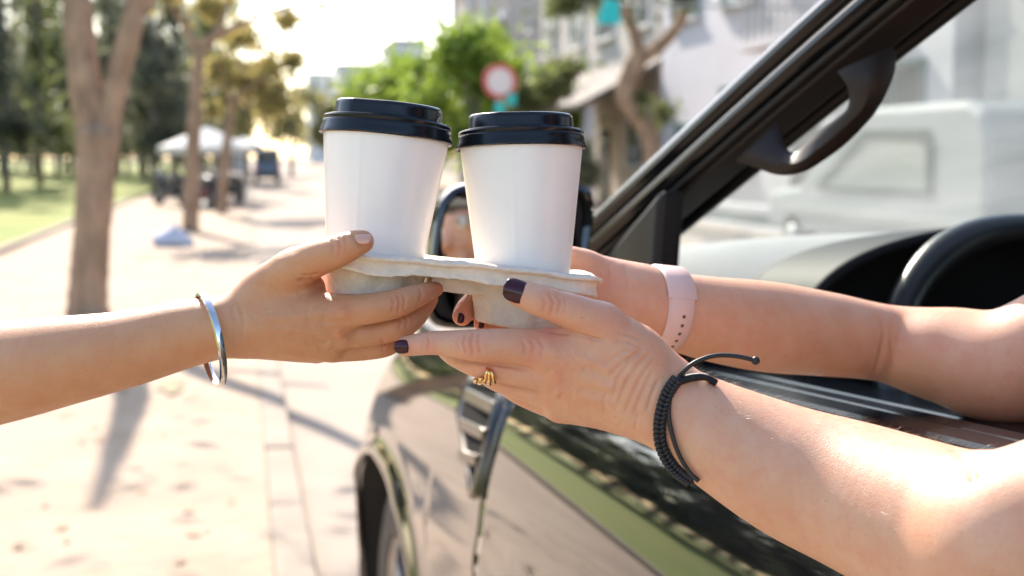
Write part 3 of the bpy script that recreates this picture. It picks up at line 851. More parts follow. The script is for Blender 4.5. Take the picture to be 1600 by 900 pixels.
# dark gap behind the shut lines and the inner arch
MB_ = MB().box((.16, -1.2, .30), (.18, 3.1, 1.0)); cb_(MB_, 'inner_sill', TRIM)
b = MB()
for yc in (2.62,):
    sp_ = lambda v: abs(v) ** (1 / 1.3) * (1 if v > 0 else -1)
    pts = [(sp_(math.cos(a)) * 1.0, sp_(math.sin(a)) * .79) for a in np.linspace(R(-8), R(188), 60)]
    for (c0_, s0), (c1_, s1) in zip(pts[:-1], pts[1:]):
        r = ARCH + .012
        b.add([(.012, yc + r*c0_, .36 + r*s0), (.34, yc + r*c0_, .36 + r*s0), (.34, yc + r*c1_, .36 + r*s1), (.012, yc + r*c1_, .36 + r*s1)], [(0, 1, 2, 3)])
    b.add([(.34, yc - .52, .2), (.34, yc + .52, .2), (.34, yc + .52, .95), (.34, yc - .52, .95)], [(0, 1, 2, 3)])
cb_(b, 'wheel_arch_liner', RUBBER)
# bonnet and front
def bonnet(i, j):
    y = 1.80 + 1.50 * i; xe = float(side_x(y, float(ztop(y)))) + .006
    x = xe + (CARW - 2 * xe) * j; q = (2 * j - 1)
    yy = y - .16 * i * q * q
    return (x, yy, float(ztop(y)) + .004 + .085 * (1 - q ** 4) * (1 - .35 * i) - .05 * max(0, (i - .85) / .15) ** 2)
o = cb_(MB().grid(bonnet, 40, 40), 'bonnet', PAINT, None, True)
def nose(i, j):
    q = 2 * j - 1; z0 = float(ztop(3.30)) - .02
    z = z0 - (z0 - .28) * i
    yb = 3.34 - .17 * q * q - .10 * q ** 8 + .10 * math.sin(min(1, i * 1.4) * math.pi / 2)
    xe = .15 if i < .5 else .15 + .05 * (i - .5)
    return (xe + (CARW - 2 * xe) * j, yb, z)
cb_(MB().grid(nose, 24, 40), 'front_bumper', PAINT, None, True)
for k in range(5):
    cb_(MB().box((.62, 3.41, .58 + .05 * k), (1.22, 3.46, .60 + .05 * k)), 'grille_bar', CHROME, bevel=.004)
for sx in (0, 1):
    def lampf(i, j):
        x = .20 + .30 * j; q = 2 * (x / CARW) - 1
        return ((CARW - x) if sx else x, 3.37 - .17 * q * q - .10 * q ** 8 + .05 + .02 * math.sin(math.pi * i) * math.sin(math.pi * j), .70 + .15 * i + .03 * j)
    cb_(MB().grid(lampf, 10, 14), 'headlight', LAMP, None, True)
# wheel
def wheel(yc, right=False):
    sg = -1 if right else 1; xo = (CARW - .035) if right else .035
    M = Matrix.Translation((xo, yc, .36)) @ Matrix.Rotation(R(-90) * sg, 4, 'Y')
    w = bpy.data.objects.new('wheel', None); COL.objects.link(w); w.parent = car; w.location = (xo, yc, .36)
    tp = [(.225, -.02), (.235, 0), (.29, .006), (.330, -.004), (.349, -.022), (.36, -.05), (.36, -.18), (.352, -.205), (.30, -.225), (.235, -.21)]
    Ml = Matrix.Rotation(R(-90) * sg, 4, 'Y')
    t = MB().lathe(tp, 72, Ml); to = smooth_angle(t.build('tyre', TYRE, w, True, world=False), 30)
    g = MB()
    for k in range(72):
        Mk = Ml @ Matrix.Rotation(2 * math.pi * k / 72, 4, 'Z')
        for z0 in (-.05, -.095, -.14): g.box((.3585, -.009, z0 - .028), (.3655, .009, z0 + .006), Mk)
    g.build('tread', TYRE, to, world=False)
    rm = MB().lathe([(.24, -.012), (.232, -.006), (.222, -.02), (.215, -.10), (.05, -.10)], 60, Ml)
    ro = smooth_angle(rm.build('rim', ALLOY, w, True, world=False), 30)
    for k in range(6):
        Mk = Ml @ Matrix.Rotation(2 * math.pi * k / 6, 4, 'Z')
        MB().box((.03, -.026, -.05), (.225, .026, -.018), Mk).build('spoke', ALLOY, ro, world=False, bevel=.006)
    MB().lathe([(1e-5, -.008), (.035, -.010), (.042, -.02), (.042, -.05)], 30, Ml).build('hub_cap', CHROME, ro, True, world=False)
for yc in (2.62, -.12): wheel(yc); wheel(yc, True)

# fender vent with slats
VENT_BLACK = mat('vent_black', (.008, .008, .008), .9, spec=.1)
DARKCHROME = mat('dark_chrome', (.10, .09, .08), .22, metal=1.0)
vent = bpy.data.objects.new('fender_vent', None); COL.objects.link(vent); vent.parent = car; vent.location = (0, 1.9, 1.0)
def sp(y, z, out): return (float(side_x(y, z)) - out, y - 1.9, z - 1.0)
outer = [(2.055, 1.040), (1.80, 1.072), (1.765, 1.045), (1.748, .985), (1.752, .918), (1.775, .905), (1.86, .945), (2.02, .99)]
cen = np.mean(outer, 0)
inner = [tuple(cen + (np.array(p) - cen) * .80) for p in outer]
n_ = len(outer); vs = []; fs = []
for ring, out in ((outer, .001), ([tuple(cen + (np.array(p) - cen) * .95) for p in outer], .009), ([tuple(cen + (np.array(p) - cen) * .86) for p in outer], .009), (inner, .002), (inner, -.02)):
    vs += [sp(y, z, out) for y, z in ring]
for r_ in range(4):
    for k in range(n_):
        l = (k + 1) % n_; fs.append((r_*n_+k, r_*n_+l, (r_+1)*n_+l, (r_+1)*n_+k))
smooth_angle(mesh_obj('vent_frame', vs, fs, DARKCHROME, vent, world=False), 50)
mesh_obj('vent_mesh', [sp(y, z, .0045) for y, z in inner], [tuple(range(n_))], VENT_BLACK, vent, world=False)
for k, zz in enumerate((1.030, .992, .954)):
    ya, yb = (2.0 - .05 * k, 1.775)
    w_ = .018
    pts = [sp(ya, zz - .02, .008), sp(yb, zz, .009), sp(yb, zz + w_, .013), sp(ya, zz - .02 + w_, .012)]
    b = MB().prism(pts, (.008, 0, 0)); b.build('vent_slat', DARKCHROME, vent, world=False, bevel=.002)

# window sill: outer moulding, glass slot, inner trim
def run(x0, x1, z0, z1, y0, y1, name, m, bev=.004, n=10, parent=None):
    b = MB()
    sec = [(x0, z0), (x1, z0), (x1, z1), (x0, z1)]
    vs, fs = [], []
    for i in range(n + 1):
        y = y0 + (y1 - y0) * i / n
        vs += [(x, y, belt(y) + z) for x, z in sec]
    for i in range(n):
        for k in range(4):
            l = (k + 1) % 4; fs.append((i*4+k, i*4+l, (i+1)*4+l, (i+1)*4+k))
    fs += [(3, 2, 1, 0), tuple(n*4 + k for k in range(4))]
    b.add(vs, fs)
    return cb_(b, name, m, parent, bevel=bev)
MOULD = mat('satin_black_moulding', (.008, .009, .012), .2, spec=.28)
run(.106, .150, -.014, .003, .42, 1.66, 'belt_moulding', MOULD, .010, parent=front_door)
run(.152, .178, -.03, .001, .42, 1.62, 'sill_strip', MOULD, .003, parent=front_door)
run(.179, .194, -.05, -.020, .42, 1.60, 'window_slot', RUBBER, .002, parent=front_door)
run(.196, .262, -.30, -.004, .42, 1.58, 'door_inner_trim', MOULD, .008, parent=front_door)

# windscreen pillar: painted outer face, door frame, seal, inner trim
PB, PT = np.array([.100, 1.83, 1.190]), np.array([.262, .62, 1.790])
O1, O2 = np.array([.12, 1.538, 1.336]), np.array([.20, 1.127, 1.547])
dl = (O2 - O1) / np.linalg.norm(O2 - O1)
perp = np.array([0, -.456, -.89])
def pillar(name, off0, off1, x0, x1, m, t0=-.36, t1=1.06, bev=.006, parent=None, n=16):
    vs, fs = [], []
    for i in range(n + 1):
        s_ = t0 + (t1 - t0) * i / n
        c_ = O1 + dl * s_ - np.array([0, 0, .05 * max(0, s_ - .25) ** 2])
        for (o_, x_) in ((off0, x0), (off1, x0), (off1, x1), (off0, x1)):
            vs.append(tuple(c_ + perp * o_ + np.array([x_, 0, 0])))
    for i in range(n):
        for k in range(4):
            l = (k + 1) % 4; fs.append((i*4+k, i*4+l, (i+1)*4+l, (i+1)*4+k))
    fs += [(3, 2, 1, 0), tuple(n*4 + k for k in range(4))]
    b = MB(); b.add(vs, fs)
    o = cb_(b, name, m, parent, bevel=bev)
    return smooth_angle(o, 35)
pillar('windscreen_pillar', .000, .026, .000, .07, PILLAR, bev=.010)
pillar('pillar_seal', .0265, .0315, .006, .06, RUBBER, bev=.002)
pillar('door_frame', .032, .053, -.006, .04, PILLAR, t0=-.12, bev=.008, parent=front_door)
pillar('frame_seal', .0535, .060, .004, .045, RUBBER, t0=-.04, bev=.003, parent=front_door)
pillar('pillar_inner_trim', .0605, .066, .012, .05, BROWN_TRIM, t0=.02, bev=.008)
pillar('pillar_cover', .010, .060, .0705, .085, TRIM, t0=-.3, bev=.006)
# mirror triangle below the pillar
b = MB().prism([(.112, 1.70, belt(1.70) - .01), (.116, 1.335, belt(1.335) - .01), (.126, 1.325, 1.365), (.118, 1.68, 1.195)], (.032, 0, 0))
cb_(b, 'mirror_triangle', TRIM, front_door, bevel=.008)

# door mirror
cw = w2car(CAMP)
head_c = np.array([.40, .42, 1.58])
mc = np.array([-.0215, 1.405, 1.289])
n1 = (cw - mc) / np.linalg.norm(cw - mc); n2 = (head_c - mc) / np.linalg.norm(head_c - mc)
mn = n1 + n2; mn /= np.linalg.norm(mn)
dm = bpy.data.objects.new('door_mirror', None); COL.objects.link(dm); dm.parent = car; dm.location = tuple(mc)
mz = np.array([0, 0, 1.0]); mxv = np.array([1.0, 0.03, 0.0])
my = np.cross(mz, mxv)                        # forward
def sup(a, hx, hz, e=.36):
    c_, s_ = math.cos(a), math.sin(a)
    return (hx * abs(c_) ** e * (1 if c_ > 0 else -1) if True else 0, hz * abs(s_) ** e * (1 if s_ > 0 else -1))
def ring(hx, hz, dy, n=64, zoff=0.0):
    out = []
    for k in range(n):
        x_, z_ = sup(2 * math.pi * k / n, hx, hz)
        x_ += .012 * (z_ / hz)                # slight skew
        out.append(mxv * x_ + mz * (z_ + zoff - .010 * (x_ / hx) * 0) + my * dy)
    return out
rings = [ring(.0835, .073, .006), ring(.088, .0775, -.004), ring(.0925, .0825, .000), ring(.0935, .0835, .012), ring(.091, .081, .045), ring(.080, .070, .080), ring(.055, .048, .105), ring(.02, .018, .114)]
vs = [tuple(p) for r_ in rings for p in r_]; fs = []
for i in range(len(rings) - 1):
    for k in range(64):
        l = (k + 1) % 64; fs.append((i*64+k, i*64+l, (i+1)*64+l, (i+1)*64+k))
fs.append(tuple((len(rings)-1)*64 + k for k in range(64)))
smooth_angle(mesh_obj('mirror_housing', vs, fs, PAINT, dm, world=False), 45)
# the glass is set at the angle that shows the driver
gv = [np.array(p) for p in ring(.083, .0725, 0)]
gv = [tuple(p - my * ((p @ mn) / (my @ mn)) * .35 + my * .008) for p in gv]
gx = np.array([p for p in gv]); cpt = gx.mean(0)
mesh_obj('mirror_backing', gv, [tuple(range(64))], TRIM, dm, world=False)
sx_ = np.cross(mn, mz); sx_ /= np.linalg.norm(sx_); sz_ = np.cross(sx_, mn)
gl = []
for k in range(64):
    x_, z_ = sup(2 * math.pi * k / 64, .080, .0695); gl.append(tuple(-sx_ * x_ * 1.0 + sz_ * z_ + my * .002))
mesh_obj('mirror_glass', gl, [tuple(range(64))], MIRROR, dm, smooth=False, world=False, solid=.002)
b = MB().tube([(.05, .06, -.05), (.085, .055, -.075), (.13, .05, -.09), (.16, .05, -.10)], [.028, .03, .032, .034], 16); b.build('mirror_arm', TRIM, dm, True, world=False)

# windscreen, roof, rear windows, tail
WT, WB = O1 + dl * .98 + np.array([.02, 0, -.06]), O1 + dl * (-.46) + np.array([.02, .0, .0])
def screen(i, j):
    a = WB + (WT - WB) * i; q = 2 * j - 1
    return (a[0] + (CARW - 2 * a[0]) * j, a[1] + .22 * (1 - q * q) * (1 - .35 * i), a[2] + .02 * (1 - q * q))
cb_(MB().grid(screen, 24, 36), 'windscreen', GLASS, None, True)
def roof(i, j):
    q = 2 * j - 1; y = WT[1] + .02 + (-1.15 - WT[1]) * i
    x0 = WT[0] - .02 + .03 * i
    return (x0 + (CARW - 2 * x0) * j, y + .07 * (1 - q * q) * (1 - i), 1.785 + .05 * (1 - q ** 4) - .05 * (i - .4) ** 2)
o = cb_(MB().grid(roof, 20, 20), 'roof', PAINT, None, True); s = o.modifiers.new('solid', 'SOLIDIFY'); s.thickness = .04; s.offset = -1
for right in (False, True):
    f = lambda x: (CARW - x) if right else x
    b = MB(); z0 = lambda y: belt(y)
    b.add([(f(.13), .36, z0(.36)), (f(.16), -1.05, z0(-1.05)), (f(.27), -.95, 1.75), (f(.255), .36, 1.77)], [(0, 1, 2, 3)])
    cb_(b, 'rear_side_window', GLASS_DARK)
    b = MB().prism([(f(.125), .42, z0(.42)), (f(.125), .34, z0(.34)), (f(.25), .36, 1.775), (f(.25), .43, 1.775)], (.03 if not right else -.03, 0, 0))
    cb_(b, 'centre_pillar', TRIM)
    if right:
        b = MB(); b.add([(f(.13), .44, z0(.44)), (f(.255), .44, 1.77), (f(.25), .66, 1.75), (f(.12), 1.52, 1.30), (f(.12), 1.62, z0(1.62))], [(0, 1, 2, 3, 4)]); cb_(b, 'far_door_window', GLASS)
        b = MB().tube([(f(.10), 1.88, 1.15), (f(.13), 1.538, 1.336), (f(.20), 1.127, 1.547), (f(.262), .62, 1.78)], .04, 10); cb_(b, 'far_pillar', BROWN_TRIM, None, True)
b = MB(); b.add([(.12, -1.25, .3), (CARW - .12, -1.25, .3), (CARW - .16, -1.28, 1.25), (.16, -1.28, 1.25), (.3, -1.12, 1.76), (CARW - .3, -1.12, 1.76)], [(0, 1, 2, 3), (3, 2, 5, 4)]); cb_(b, 'tailgate', PAINT)

# cabin: floor, dash, cluster hood, steering wheel, seats, handle
cb_(MB().box((.20, -1.1, .34), (CARW - .2, 1.9, .38)), 'cabin_floor', SEAT)
def pad(i, j):
    x = .16 + (CARW - .32) * j; q = 2 * j - 1
    y = 1.36 + .04 * q * q + (.62 - .16 * q * q) * i
    bulge = .012 * math.exp(-((x - .55) / .24) ** 2) * (1 - i)
    return (x, y, 1.232 + .052 * math.sin(min(1, i * 2.2) * math.pi / 2) - .05 * max(0, i - .55) + bulge - .03 * (q * q) ** 3)
cb_(MB().grid(pad, 24, 48), 'dash_pad', DASH_TOP, None, True)
def fascia(i, j):
    x = .18 + (CARW - .36) * j; q = 2 * j - 1
    return (x, 1.365 + .04 * q * q + .02 * math.sin(math.pi * i) - .05 * i * (1 - i) + .05 * i, 1.232 - .55 * i)
cb_(MB().grid(fascia, 10, 30), 'dash_fascia', DASH_DARK, None, True)
def hood(i, j):
    a = math.pi * (j * 1.0); x = .57 - .30 * math.cos(a)
    return (x, 1.25 + .18 * i, 1.150 + (.168 - .02 * i) * math.sin(a) ** .5)
o = cb_(MB().grid(hood, 10, 40), 'cluster_hood', DASH_DARK, None, True); s = o.modifiers.new('solid', 'SOLIDIFY'); s.thickness = .012
gp = [(.57 - .297 * math.cos(math.pi * k / 40), 1.335, 1.148 + .160 * math.sin(math.pi * k / 40) ** .5) for k in range(41)]
b = MB().prism([(.275, 1.335, 1.0)] + gp + [(.865, 1.335, 1.0)], (0, .02, 0)); cb_(b, 'gauge_panel', DASH_DARK)
st = bpy.data.objects.new('steering_wheel', None); COL.objects.link(st); st.parent = car
st.location = (.516, 1.165, 1.150); st.rotation_euler = (R(-24), 0, 0)
rimp = []
for k in range(72):
    a = 2 * math.pi * k / 72
    rimp.append((.190 * math.cos(a), 0, .187 * math.sin(a)))
rr_ = [.0185 + .0018 * math.cos(2 * math.pi * k / 72 * 6) for k in range(72)]
MB().tube(rimp, rr_, 16, closed=True).build('rim', LEATHER, st, True, world=False)
for a in (R(180), R(0), R(270)):
    c_, s_ = math.cos(a), math.sin(a)
    MB().tube([(.05 * c_, .03, .05 * s_), (.12 * c_, .012, .12 * s_), (.186 * c_, 0, .186 * s_)], [.024, .016, .013], 10).build('spoke', LEATHER, st, True, world=False)
MB().lathe([(1e-5, -.02), (.05, -.016), (.068, .0), (.06, .03), (.03, .09), (.03, .3)], 30, Matrix.Rotation(R(-90), 4, 'X')).build('hub', LEATHER, st, True, world=False)
for sx in (.52, 1.32):
    seat = bpy.data.objects.new('seat', None); COL.objects.link(seat); seat.parent = car; seat.location = (sx, .45, .4)
    def loft(secs, name):
        vs, fs = [], []
        for (y, z, hw, th, ty) in secs:
            for k in range(24):
                x_, q_ = sup(2 * math.pi * k / 24, hw, th, .5)
                vs.append((x_, y + q_ * ty[0], z + q_ * ty[1]))
        for i in range(len(secs) - 1):
            for k in range(24):
                l = (k + 1) % 24; fs.append((i*24+k, i*24+l, (i+1)*24+l, (i+1)*24+k))
        fs += [tuple(range(24))[::-1], tuple((len(secs)-1)*24 + k for k in range(24))]
        return mesh_obj(name, vs, fs, SEAT, seat, world=False)
    loft([(-.25, .20, .22, .06, (0, 1)), (-.2, .20, .25, .08, (0, 1)), (.1, .21, .25, .08, (0, 1)), (.25, .23, .25, .07, (0, 1)), (.30, .23, .22, .04, (0, 1))], 'seat_cushion')
    loft([(-.24, .22, .22, .06, (1, .2)), (-.28, .45, .26, .07, (1, .2)), (-.34, .75, .25, .06, (1, .2)), (-.37, .88, .18, .04, (1, .2))], 'seat_back')
    loft([(-.37, .94, .10, .03, (1, .2)), (-.38, 1.0, .13, .05, (1, .2)), (-.40, 1.12, .12, .04, (1, .2)), (-.41, 1.15, .08, .02, (1, .2))], 'headrest')
cb_(MB().box((.17, .700, 1.58), (.66, .716, 1.765)), 'added_sun_blocker', SEAT, bevel=.005)  # unseen panel, added only to keep sun off the driver's face
outer_h = [(1396, 70), (1400, 95), (1394, 125), (1372, 170), (1345, 202), (1317, 229), (1288, 250), (1263, 266), (1238, 273), (1212, 273), (1180, 262), (1150, 252)]
inner_h = [(1308, 112), (1321, 130), (1327, 150), (1323, 170), (1306, 185), (1287, 199), (1264, 219), (1246, 236), (1236, 238), (1227, 228), (1221, 212), (1216, 192)]
def resample(pts, n):
    q = np.array(poly_smooth([np.array(p, float) for p in pts], 8)); L_ = np.r_[0, np.cumsum(np.linalg.norm(np.diff(q, axis=0), axis=1))]
    return np.stack([np.interp(np.linspace(0, L_[-1], n), L_, q[:, i]) for i in range(2)], 1)
oh, ih = resample(outer_h, 48), resample(inner_h, 48)
dep = lambda x: 1.10 + (1397 - x) / 240 * .135
vs, fs = [], []
for i in range(48):
    mid = (oh[i] + ih[i]) / 2
    for (t_, back) in ((0, .010), (.18, .002), (.5, -.003), (.82, .002), (1, .010), (.82, .020), (.18, .020)):
        p = oh[i] * (1 - t_) + ih[i] * t_
        vs.append(tuple(w2car(P(p[0], p[1], dep(mid[0]) + back))))
for i in range(47):
    for k in range(7):
        l = (k + 1) % 7; fs.append((i*7+k, i*7+l, (i+1)*7+l, (i+1)*7+k))
fs += [tuple(range(7)), tuple(47*7 + k for k in range(7))[::-1]]
b = MB(); b.add(vs, fs)
smooth_angle(cb_(b, 'grab_handle', BROWN_TRIM, None, True), 50)

# ================================================================== people
def skin_mat(name, base, red, pale, rough=0.42):
    m = bpy.data.materials.new(name); m.use_nodes = True
    N, L = m.node_tree.nodes, m.node_tree.links
    b = N['Principled BSDF']
    b.inputs['Roughness'].default_value = rough
    b.inputs['Specular IOR Level'].default_value = 0.4
    b.inputs['Subsurface Weight'].default_value = 0.35
    b.inputs['Subsurface Radius'].default_value = (1.0, 0.32, 0.16)
    b.inputs['Subsurface Scale'].default_value = 0.005
    co = N.new('ShaderNodeTexCoord')
    at = N.new('ShaderNodeAttribute'); at.attribute_name = 'tint'
    def noise(scale, detail=4, rough_=0.6):
        t = N.new('ShaderNodeTexNoise'); t.inputs['Scale'].default_value = scale; t.inputs['Detail'].default_value = detail
        t.inputs['Roughness'].default_value = rough_
        L.new(co.outputs['Object'], t.inputs['Vector']); return t.outputs['Fac']
    def mixc(f, a, c):
        x = N.new('ShaderNodeMix'); x.data_type = 'RGBA'
        L.new(f, x.inputs[0])
        for s_, v in ((6, a), (7, c)):
            if isinstance(v, tuple): x.inputs[s_].default_value = (*v, 1)
            else: L.new(v, x.inputs[s_])
        return x.outputs[2]
    def ramp(f, lo, hi, vmax=1.0):
        x = N.new('ShaderNodeMapRange'); x.inputs[1].default_value = lo; x.inputs[2].default_value = hi; x.inputs[4].default_value = vmax
        L.new(f, x.inputs[0]); return x.outputs[0]
    c = mixc(ramp(noise(38, 5), .38, .66, .5), base, pale)
    c = mixc(ramp(noise(95, 4), .44, .74, .26), c, red)
    c = mixc(ramp(noise(420, 2), .64, .76, .5), c, tuple(v * w_ for v, w_ in zip(base, (.72, .58, .48))))
    c = mixc(at.outputs['Fac'], c, red)
    L.new(c, b.inputs['Base Color'])
    vo = N.new('ShaderNodeTexVoronoi'); vo.inputs['Scale'].default_value = 1500
    L.new(co.outputs['Object'], vo.inputs['Vector'])
    ad = N.new('ShaderNodeMath'); ad.operation = 'ADD'
    L.new(vo.outputs['Distance'], ad.inputs[0]); L.new(noise(330, 5, .7), ad.inputs[1])
    bp = N.new('ShaderNodeBump'); bp.inputs['Strength'].default_value = 0.26; bp.inputs['Distance'].default_value = 0.0007
    L.new(ad.outputs[0], bp.inputs['Height']); L.new(bp.outputs[0], b.inputs['Normal'])
    rr = ramp(noise(160, 3), .3, .7); mr = N.new('ShaderNodeMapRange')
    mr.inputs[3].default_value = rough - .06; mr.inputs[4].default_value = rough + .12
    L.new(rr, mr.inputs[0]); L.new(mr.outputs[0], b.inputs['Roughness'])
    return m
SKIN_A = skin_mat('tanned_skin', (.53, .255, .128), (.54, .17, .09), (.60, .335, .185), 0.44)
SKIN_B = skin_mat('fair_skin', (.64, .34, .212), (.65, .205, .13), (.72, .44, .305), 0.42)
NAIL_DARK = mat('dark_nail_polish', (.040, .004, .012), 0.14, spec=.4)
NAIL_BARE = mat('bare_nail', (.64, .34, .26), 0.26, sss=0.2, sss_scale=.002, coat=.4)

def chain(js, n=None, s=1.0, sub=5):
    """js: (px, py, depth, radius px) joints -> one limb of short tapered capsules along a smooth curve"""
    pts = [np.append(C(*j[:3]), j[3] * j[2] / F) for j in js]
    q = poly_smooth(pts, sub) if len(pts) > 2 else pts
    return [[cone(a[:3], b[:3], a[3], b[3], n, s) for a, b in zip(q[:-1], q[1:])]]
def limb(pts, sub=10):
    """pts: (point, radius) in camera-aligned coordinates"""
    q = poly_smooth([np.append(p, r) for p, r in pts], sub)
    return [[cone(a[:3], b[:3], a[3], b[3]) for a, b in zip(q[:-1], q[1:])]]
SURF = {}
def surf_d(key, px, py, r=4.0):
    """depth of the modelled skin under a photo pixel"""
    V = SURF[key]; p = to_px(V); m = (p[:, 0] - px) ** 2 + (p[:, 1] - py) ** 2 < r * r
    return float(V[m, 2].min()) if m.any() else None
def skin_object(name, parent, groups, h, material, lines=(), tints=(), extra=None, smooth_it=1, arm=None, key='x'):
    V, Q = sdf_mesh(groups, h)
    V = laplace(V, Q, smooth_it)
    if arm is not None:                      # long even muscles beyond the wrist
        p = to_px(V); m = np.clip((p[:, 0] - arm[0]) / (arm[1] - arm[0]), 0, 1)
        V = laplace(V, Q, 14, .5, m)
    V = relief(V, Q, [(a_, max(b_, 2.3), c_ * (1.75 if c_ < 0 else 1.4)) for a_, b_, c_ in lines])
    SURF[key] = V
    p = to_px(V)
    tint = np.zeros(len(V), np.float32)
    for (x, y, r, a) in tints:
        tint = np.maximum(tint, a * np.exp(-((p[:, 0] - x) ** 2 + (p[:, 1] - y) ** 2) / r ** 2))
    W = c2w(V)
    if extra is not None:
        W = np.concatenate([W, extra[0]]); Q = np.concatenate([Q, extra[1] + len(V)]); tint = np.concatenate([tint, np.zeros(len(extra[0]), np.float32)])
    o = mesh_obj(name, W, Q, material, parent)
    at = o.data.attributes.new('tint', 'FLOAT', 'POINT'); at.data.foreach_set('value', tint)
    return o
def nail(parent, px, py, d, axis_px, length, width, nrm, material, lift=0.0, curve=1.0, name='nail', key=None):
    """a curved nail plate: axis_px = pixel direction towards its free edge, nrm = outward normal (camera-aligned)"""
    d = surf_d(key, px, py, 3) if key else d
    c = C(px, py, d); mm = d / F
    ax = np.array([axis_px[0], -axis_px[1], axis_px[2] if len(axis_px) > 2 else 0.0], float)
    n = np.array(nrm, float); n /= np.linalg.norm(n)
    ax -= n * (ax @ n); ax /= np.linalg.norm(ax)
    side = np.cross(n, ax)
    L_, W_ = length * mm, width * mm
    def pt(u, v, up):
        x = (u - .5) * L_
        prof = max(1 - abs(2 * u - 1) ** 3.0, 0) ** (1 / 2.6)
        a = (v * 2 - 1)
        y = a * W_ / 2 * max(prof, .02)
        drop = curve * (W_ * .24) * (y / (W_ / 2)) ** 2 + .10 * L_ * (2 * u - 1) ** 2 * .6
        return c + ax * x + side * y + n * (up - drop + lift)
    b = MB(); nu, nv = 16, 12
    vs = [[c2w(pt(i / nu, j / nv, u_)) for i in range(nu + 1) for j in range(nv + 1)] for u_ in (0.0004, -0.0009)]
    m = (nu + 1) * (nv + 1)
    fs = []
    for i in range(nu):
        for j in range(nv):
            a = i * (nv + 1) + j
            fs.append((a, a + nv + 1, a + nv + 2, a + 1)); fs.append((m + a, m + a + 1, m + a + nv + 2, m + a + nv + 1))
    ring = [i * (nv + 1) for i in range(nu + 1)] + [nu * (nv + 1) + j for j in range(1, nv + 1)] + [i * (nv + 1) + nv for i in range(nu - 1, -1, -1)] + [j for j in range(nv - 1, 0, -1)]
    for a, b_ in zip(ring, ring[1:] + ring[:1]): fs.append((b_, a, m + a, m + b_))
    return mesh_obj(name, np.array(vs[0] + vs[1]), fs, material, parent)

# ------------------------------------------------------------------ the customer who reaches in from the left
pa = empty('person', (-1.02, 0.98, 0.05), 'person with tanned forearm and silver bangle reaching in from the left', 'person')
D0 = 0.006
finger_k, join_k = 0.006, 0.0028
A_palm = (chain([(385, 506, .796, 40), (430, 498, .790, 40), (475, 490, .783, 36), (540, 487, .774, 26)]) +
          chain([(385, 511, .799, 40), (470, 512, .788, 35), (535, 519, .782, 25)]) +
          chain([(385, 516, .804, 34), (465, 530, .797, 31), (520, 543, .794, 23)]) +
          chain([(385, 518, .812, 32), (450, 533, .808, 28), (495, 547, .806, 19)]) +
          chain([(383, 484, .800, 34), (420, 449, .791, 36), (463, 420, .778, 32)]) +           # thumb metacarpal
          chain([(415, 468, .798, 34), (462, 452, .792, 25), (493, 447, .788, 13)]))            # web
A_thumb = chain([(455, 424, .780, 32), (490, 406, .768, 29), (527, 393, .758, 25.5), (550, 383, .754, 22.5), (566.5, 377.5, .754, 18)])
A_index = chain([(538, 487, .774, 26), (580, 482, .767, 24), (621, 474, .766, 22.5), (650, 463, .771, 18.5), (668, 456, .779, 15.5), (681, 452, .788, 12)])
A_mid = chain([(533, 520, .784, 25), (585, 519, .783, 21.5), (634, 505, .783, 20), (660, 482, .794, 16), (672, 467, .806, 13)])
A_ring = chain([(518, 543, .796, 23), (560, 544, .796, 20), (604, 538, .797, 19), (630, 520, .810, 15), (642, 503, .828, 13)])
A_pinky = chain([(492, 548, .808, 18), (545, 549, .811, 15.5), (580, 547, .814, 14.5), (606, 532, .826, 13), (618, 516, .838, 11)])
A_arm = chain([(400, 508, .796, 38), (345, 512, .800, 48), (290, 522, .806, 53), (200, 545, .815, 60), (100, 564, .830, 70), (0, 583, .850, 79), (-110, 603, .875, 84), (-250, 622, .915, 80), (-340, 612, .95, 84), (-600, 500, 1.02, 92), (-720, 440, 1.05, 98)], sub=10)
A_lines = [
    ([(462, 438), (482, 439), (500, 437), (512, 440)], 3.0, -1.3), ([(470, 430), (488, 432), (499, 427)], 2.4, -0.8),
    ([(476, 446), (495, 447), (510, 449)], 2.2, -0.5),
    ([(612, 462), (616, 474), (613, 490)], 2.2, -0.45), ([(620, 458), (625, 472), (622, 491)], 2.2, -0.5), ([(629, 457), (633, 470), (630, 486)], 2.2, -0.4),
    ([(655, 447), (659, 460), (656, 472)], 2.0, -0.4), ([(622, 495), (627, 505), (624, 516)], 2.2, -0.4), ([(632, 492), (637, 503), (633, 513)], 2.2, -0.4),
    ([(596, 528), (601, 538), (597, 550)], 2.2, -0.4),
    ([(515, 372), (521, 385), (519, 402)], 2.2, -0.42), ([(526, 367), (532, 381), (530, 401)], 2.2, -0.45), ([(537, 366), (541, 379), (540, 396)], 2.0, -0.3),
    ([(553, 363), (552, 371), (562, 384), (572, 388)], 2.2, -0.5),
    ([(405, 500), (460, 494), (520, 487)], 7, 0.55), ([(410, 515), (470, 517), (515, 521)], 7, 0.45), ([(420, 528), (465, 537), (505, 545)], 6, 0.35),
    ([(535, 480), (541, 490), (538, 500)], 9, 0.8), ([(527, 512), (533, 521), (530, 530)], 8, 0.7), ([(510, 537), (516, 545)], 7, 0.6),
    ([(372, 470), (380, 500), (378, 535)], 5, -0.5), ([(362, 475), (369, 505), (366, 540)], 4, -0.4),
    ([(430, 408), (450, 404), (470, 398)], 5, 0.3),
    ([(480, 480), (483, 500), (478, 520)], 6, -0.25), ([(498, 505), (520, 503), (545, 503)], 4, -0.35), ([(495, 531), (515, 533), (540, 532)], 4, -0.35)]
for i in range(16):
    x = 385 + 9 * i + random.uniform(-4, 4); y = random.uniform(455, 535)
    A_lines.append(([(x, y), (x + random.uniform(-4, 4), y + random.uniform(8, 18))], 1.8, -0.12))
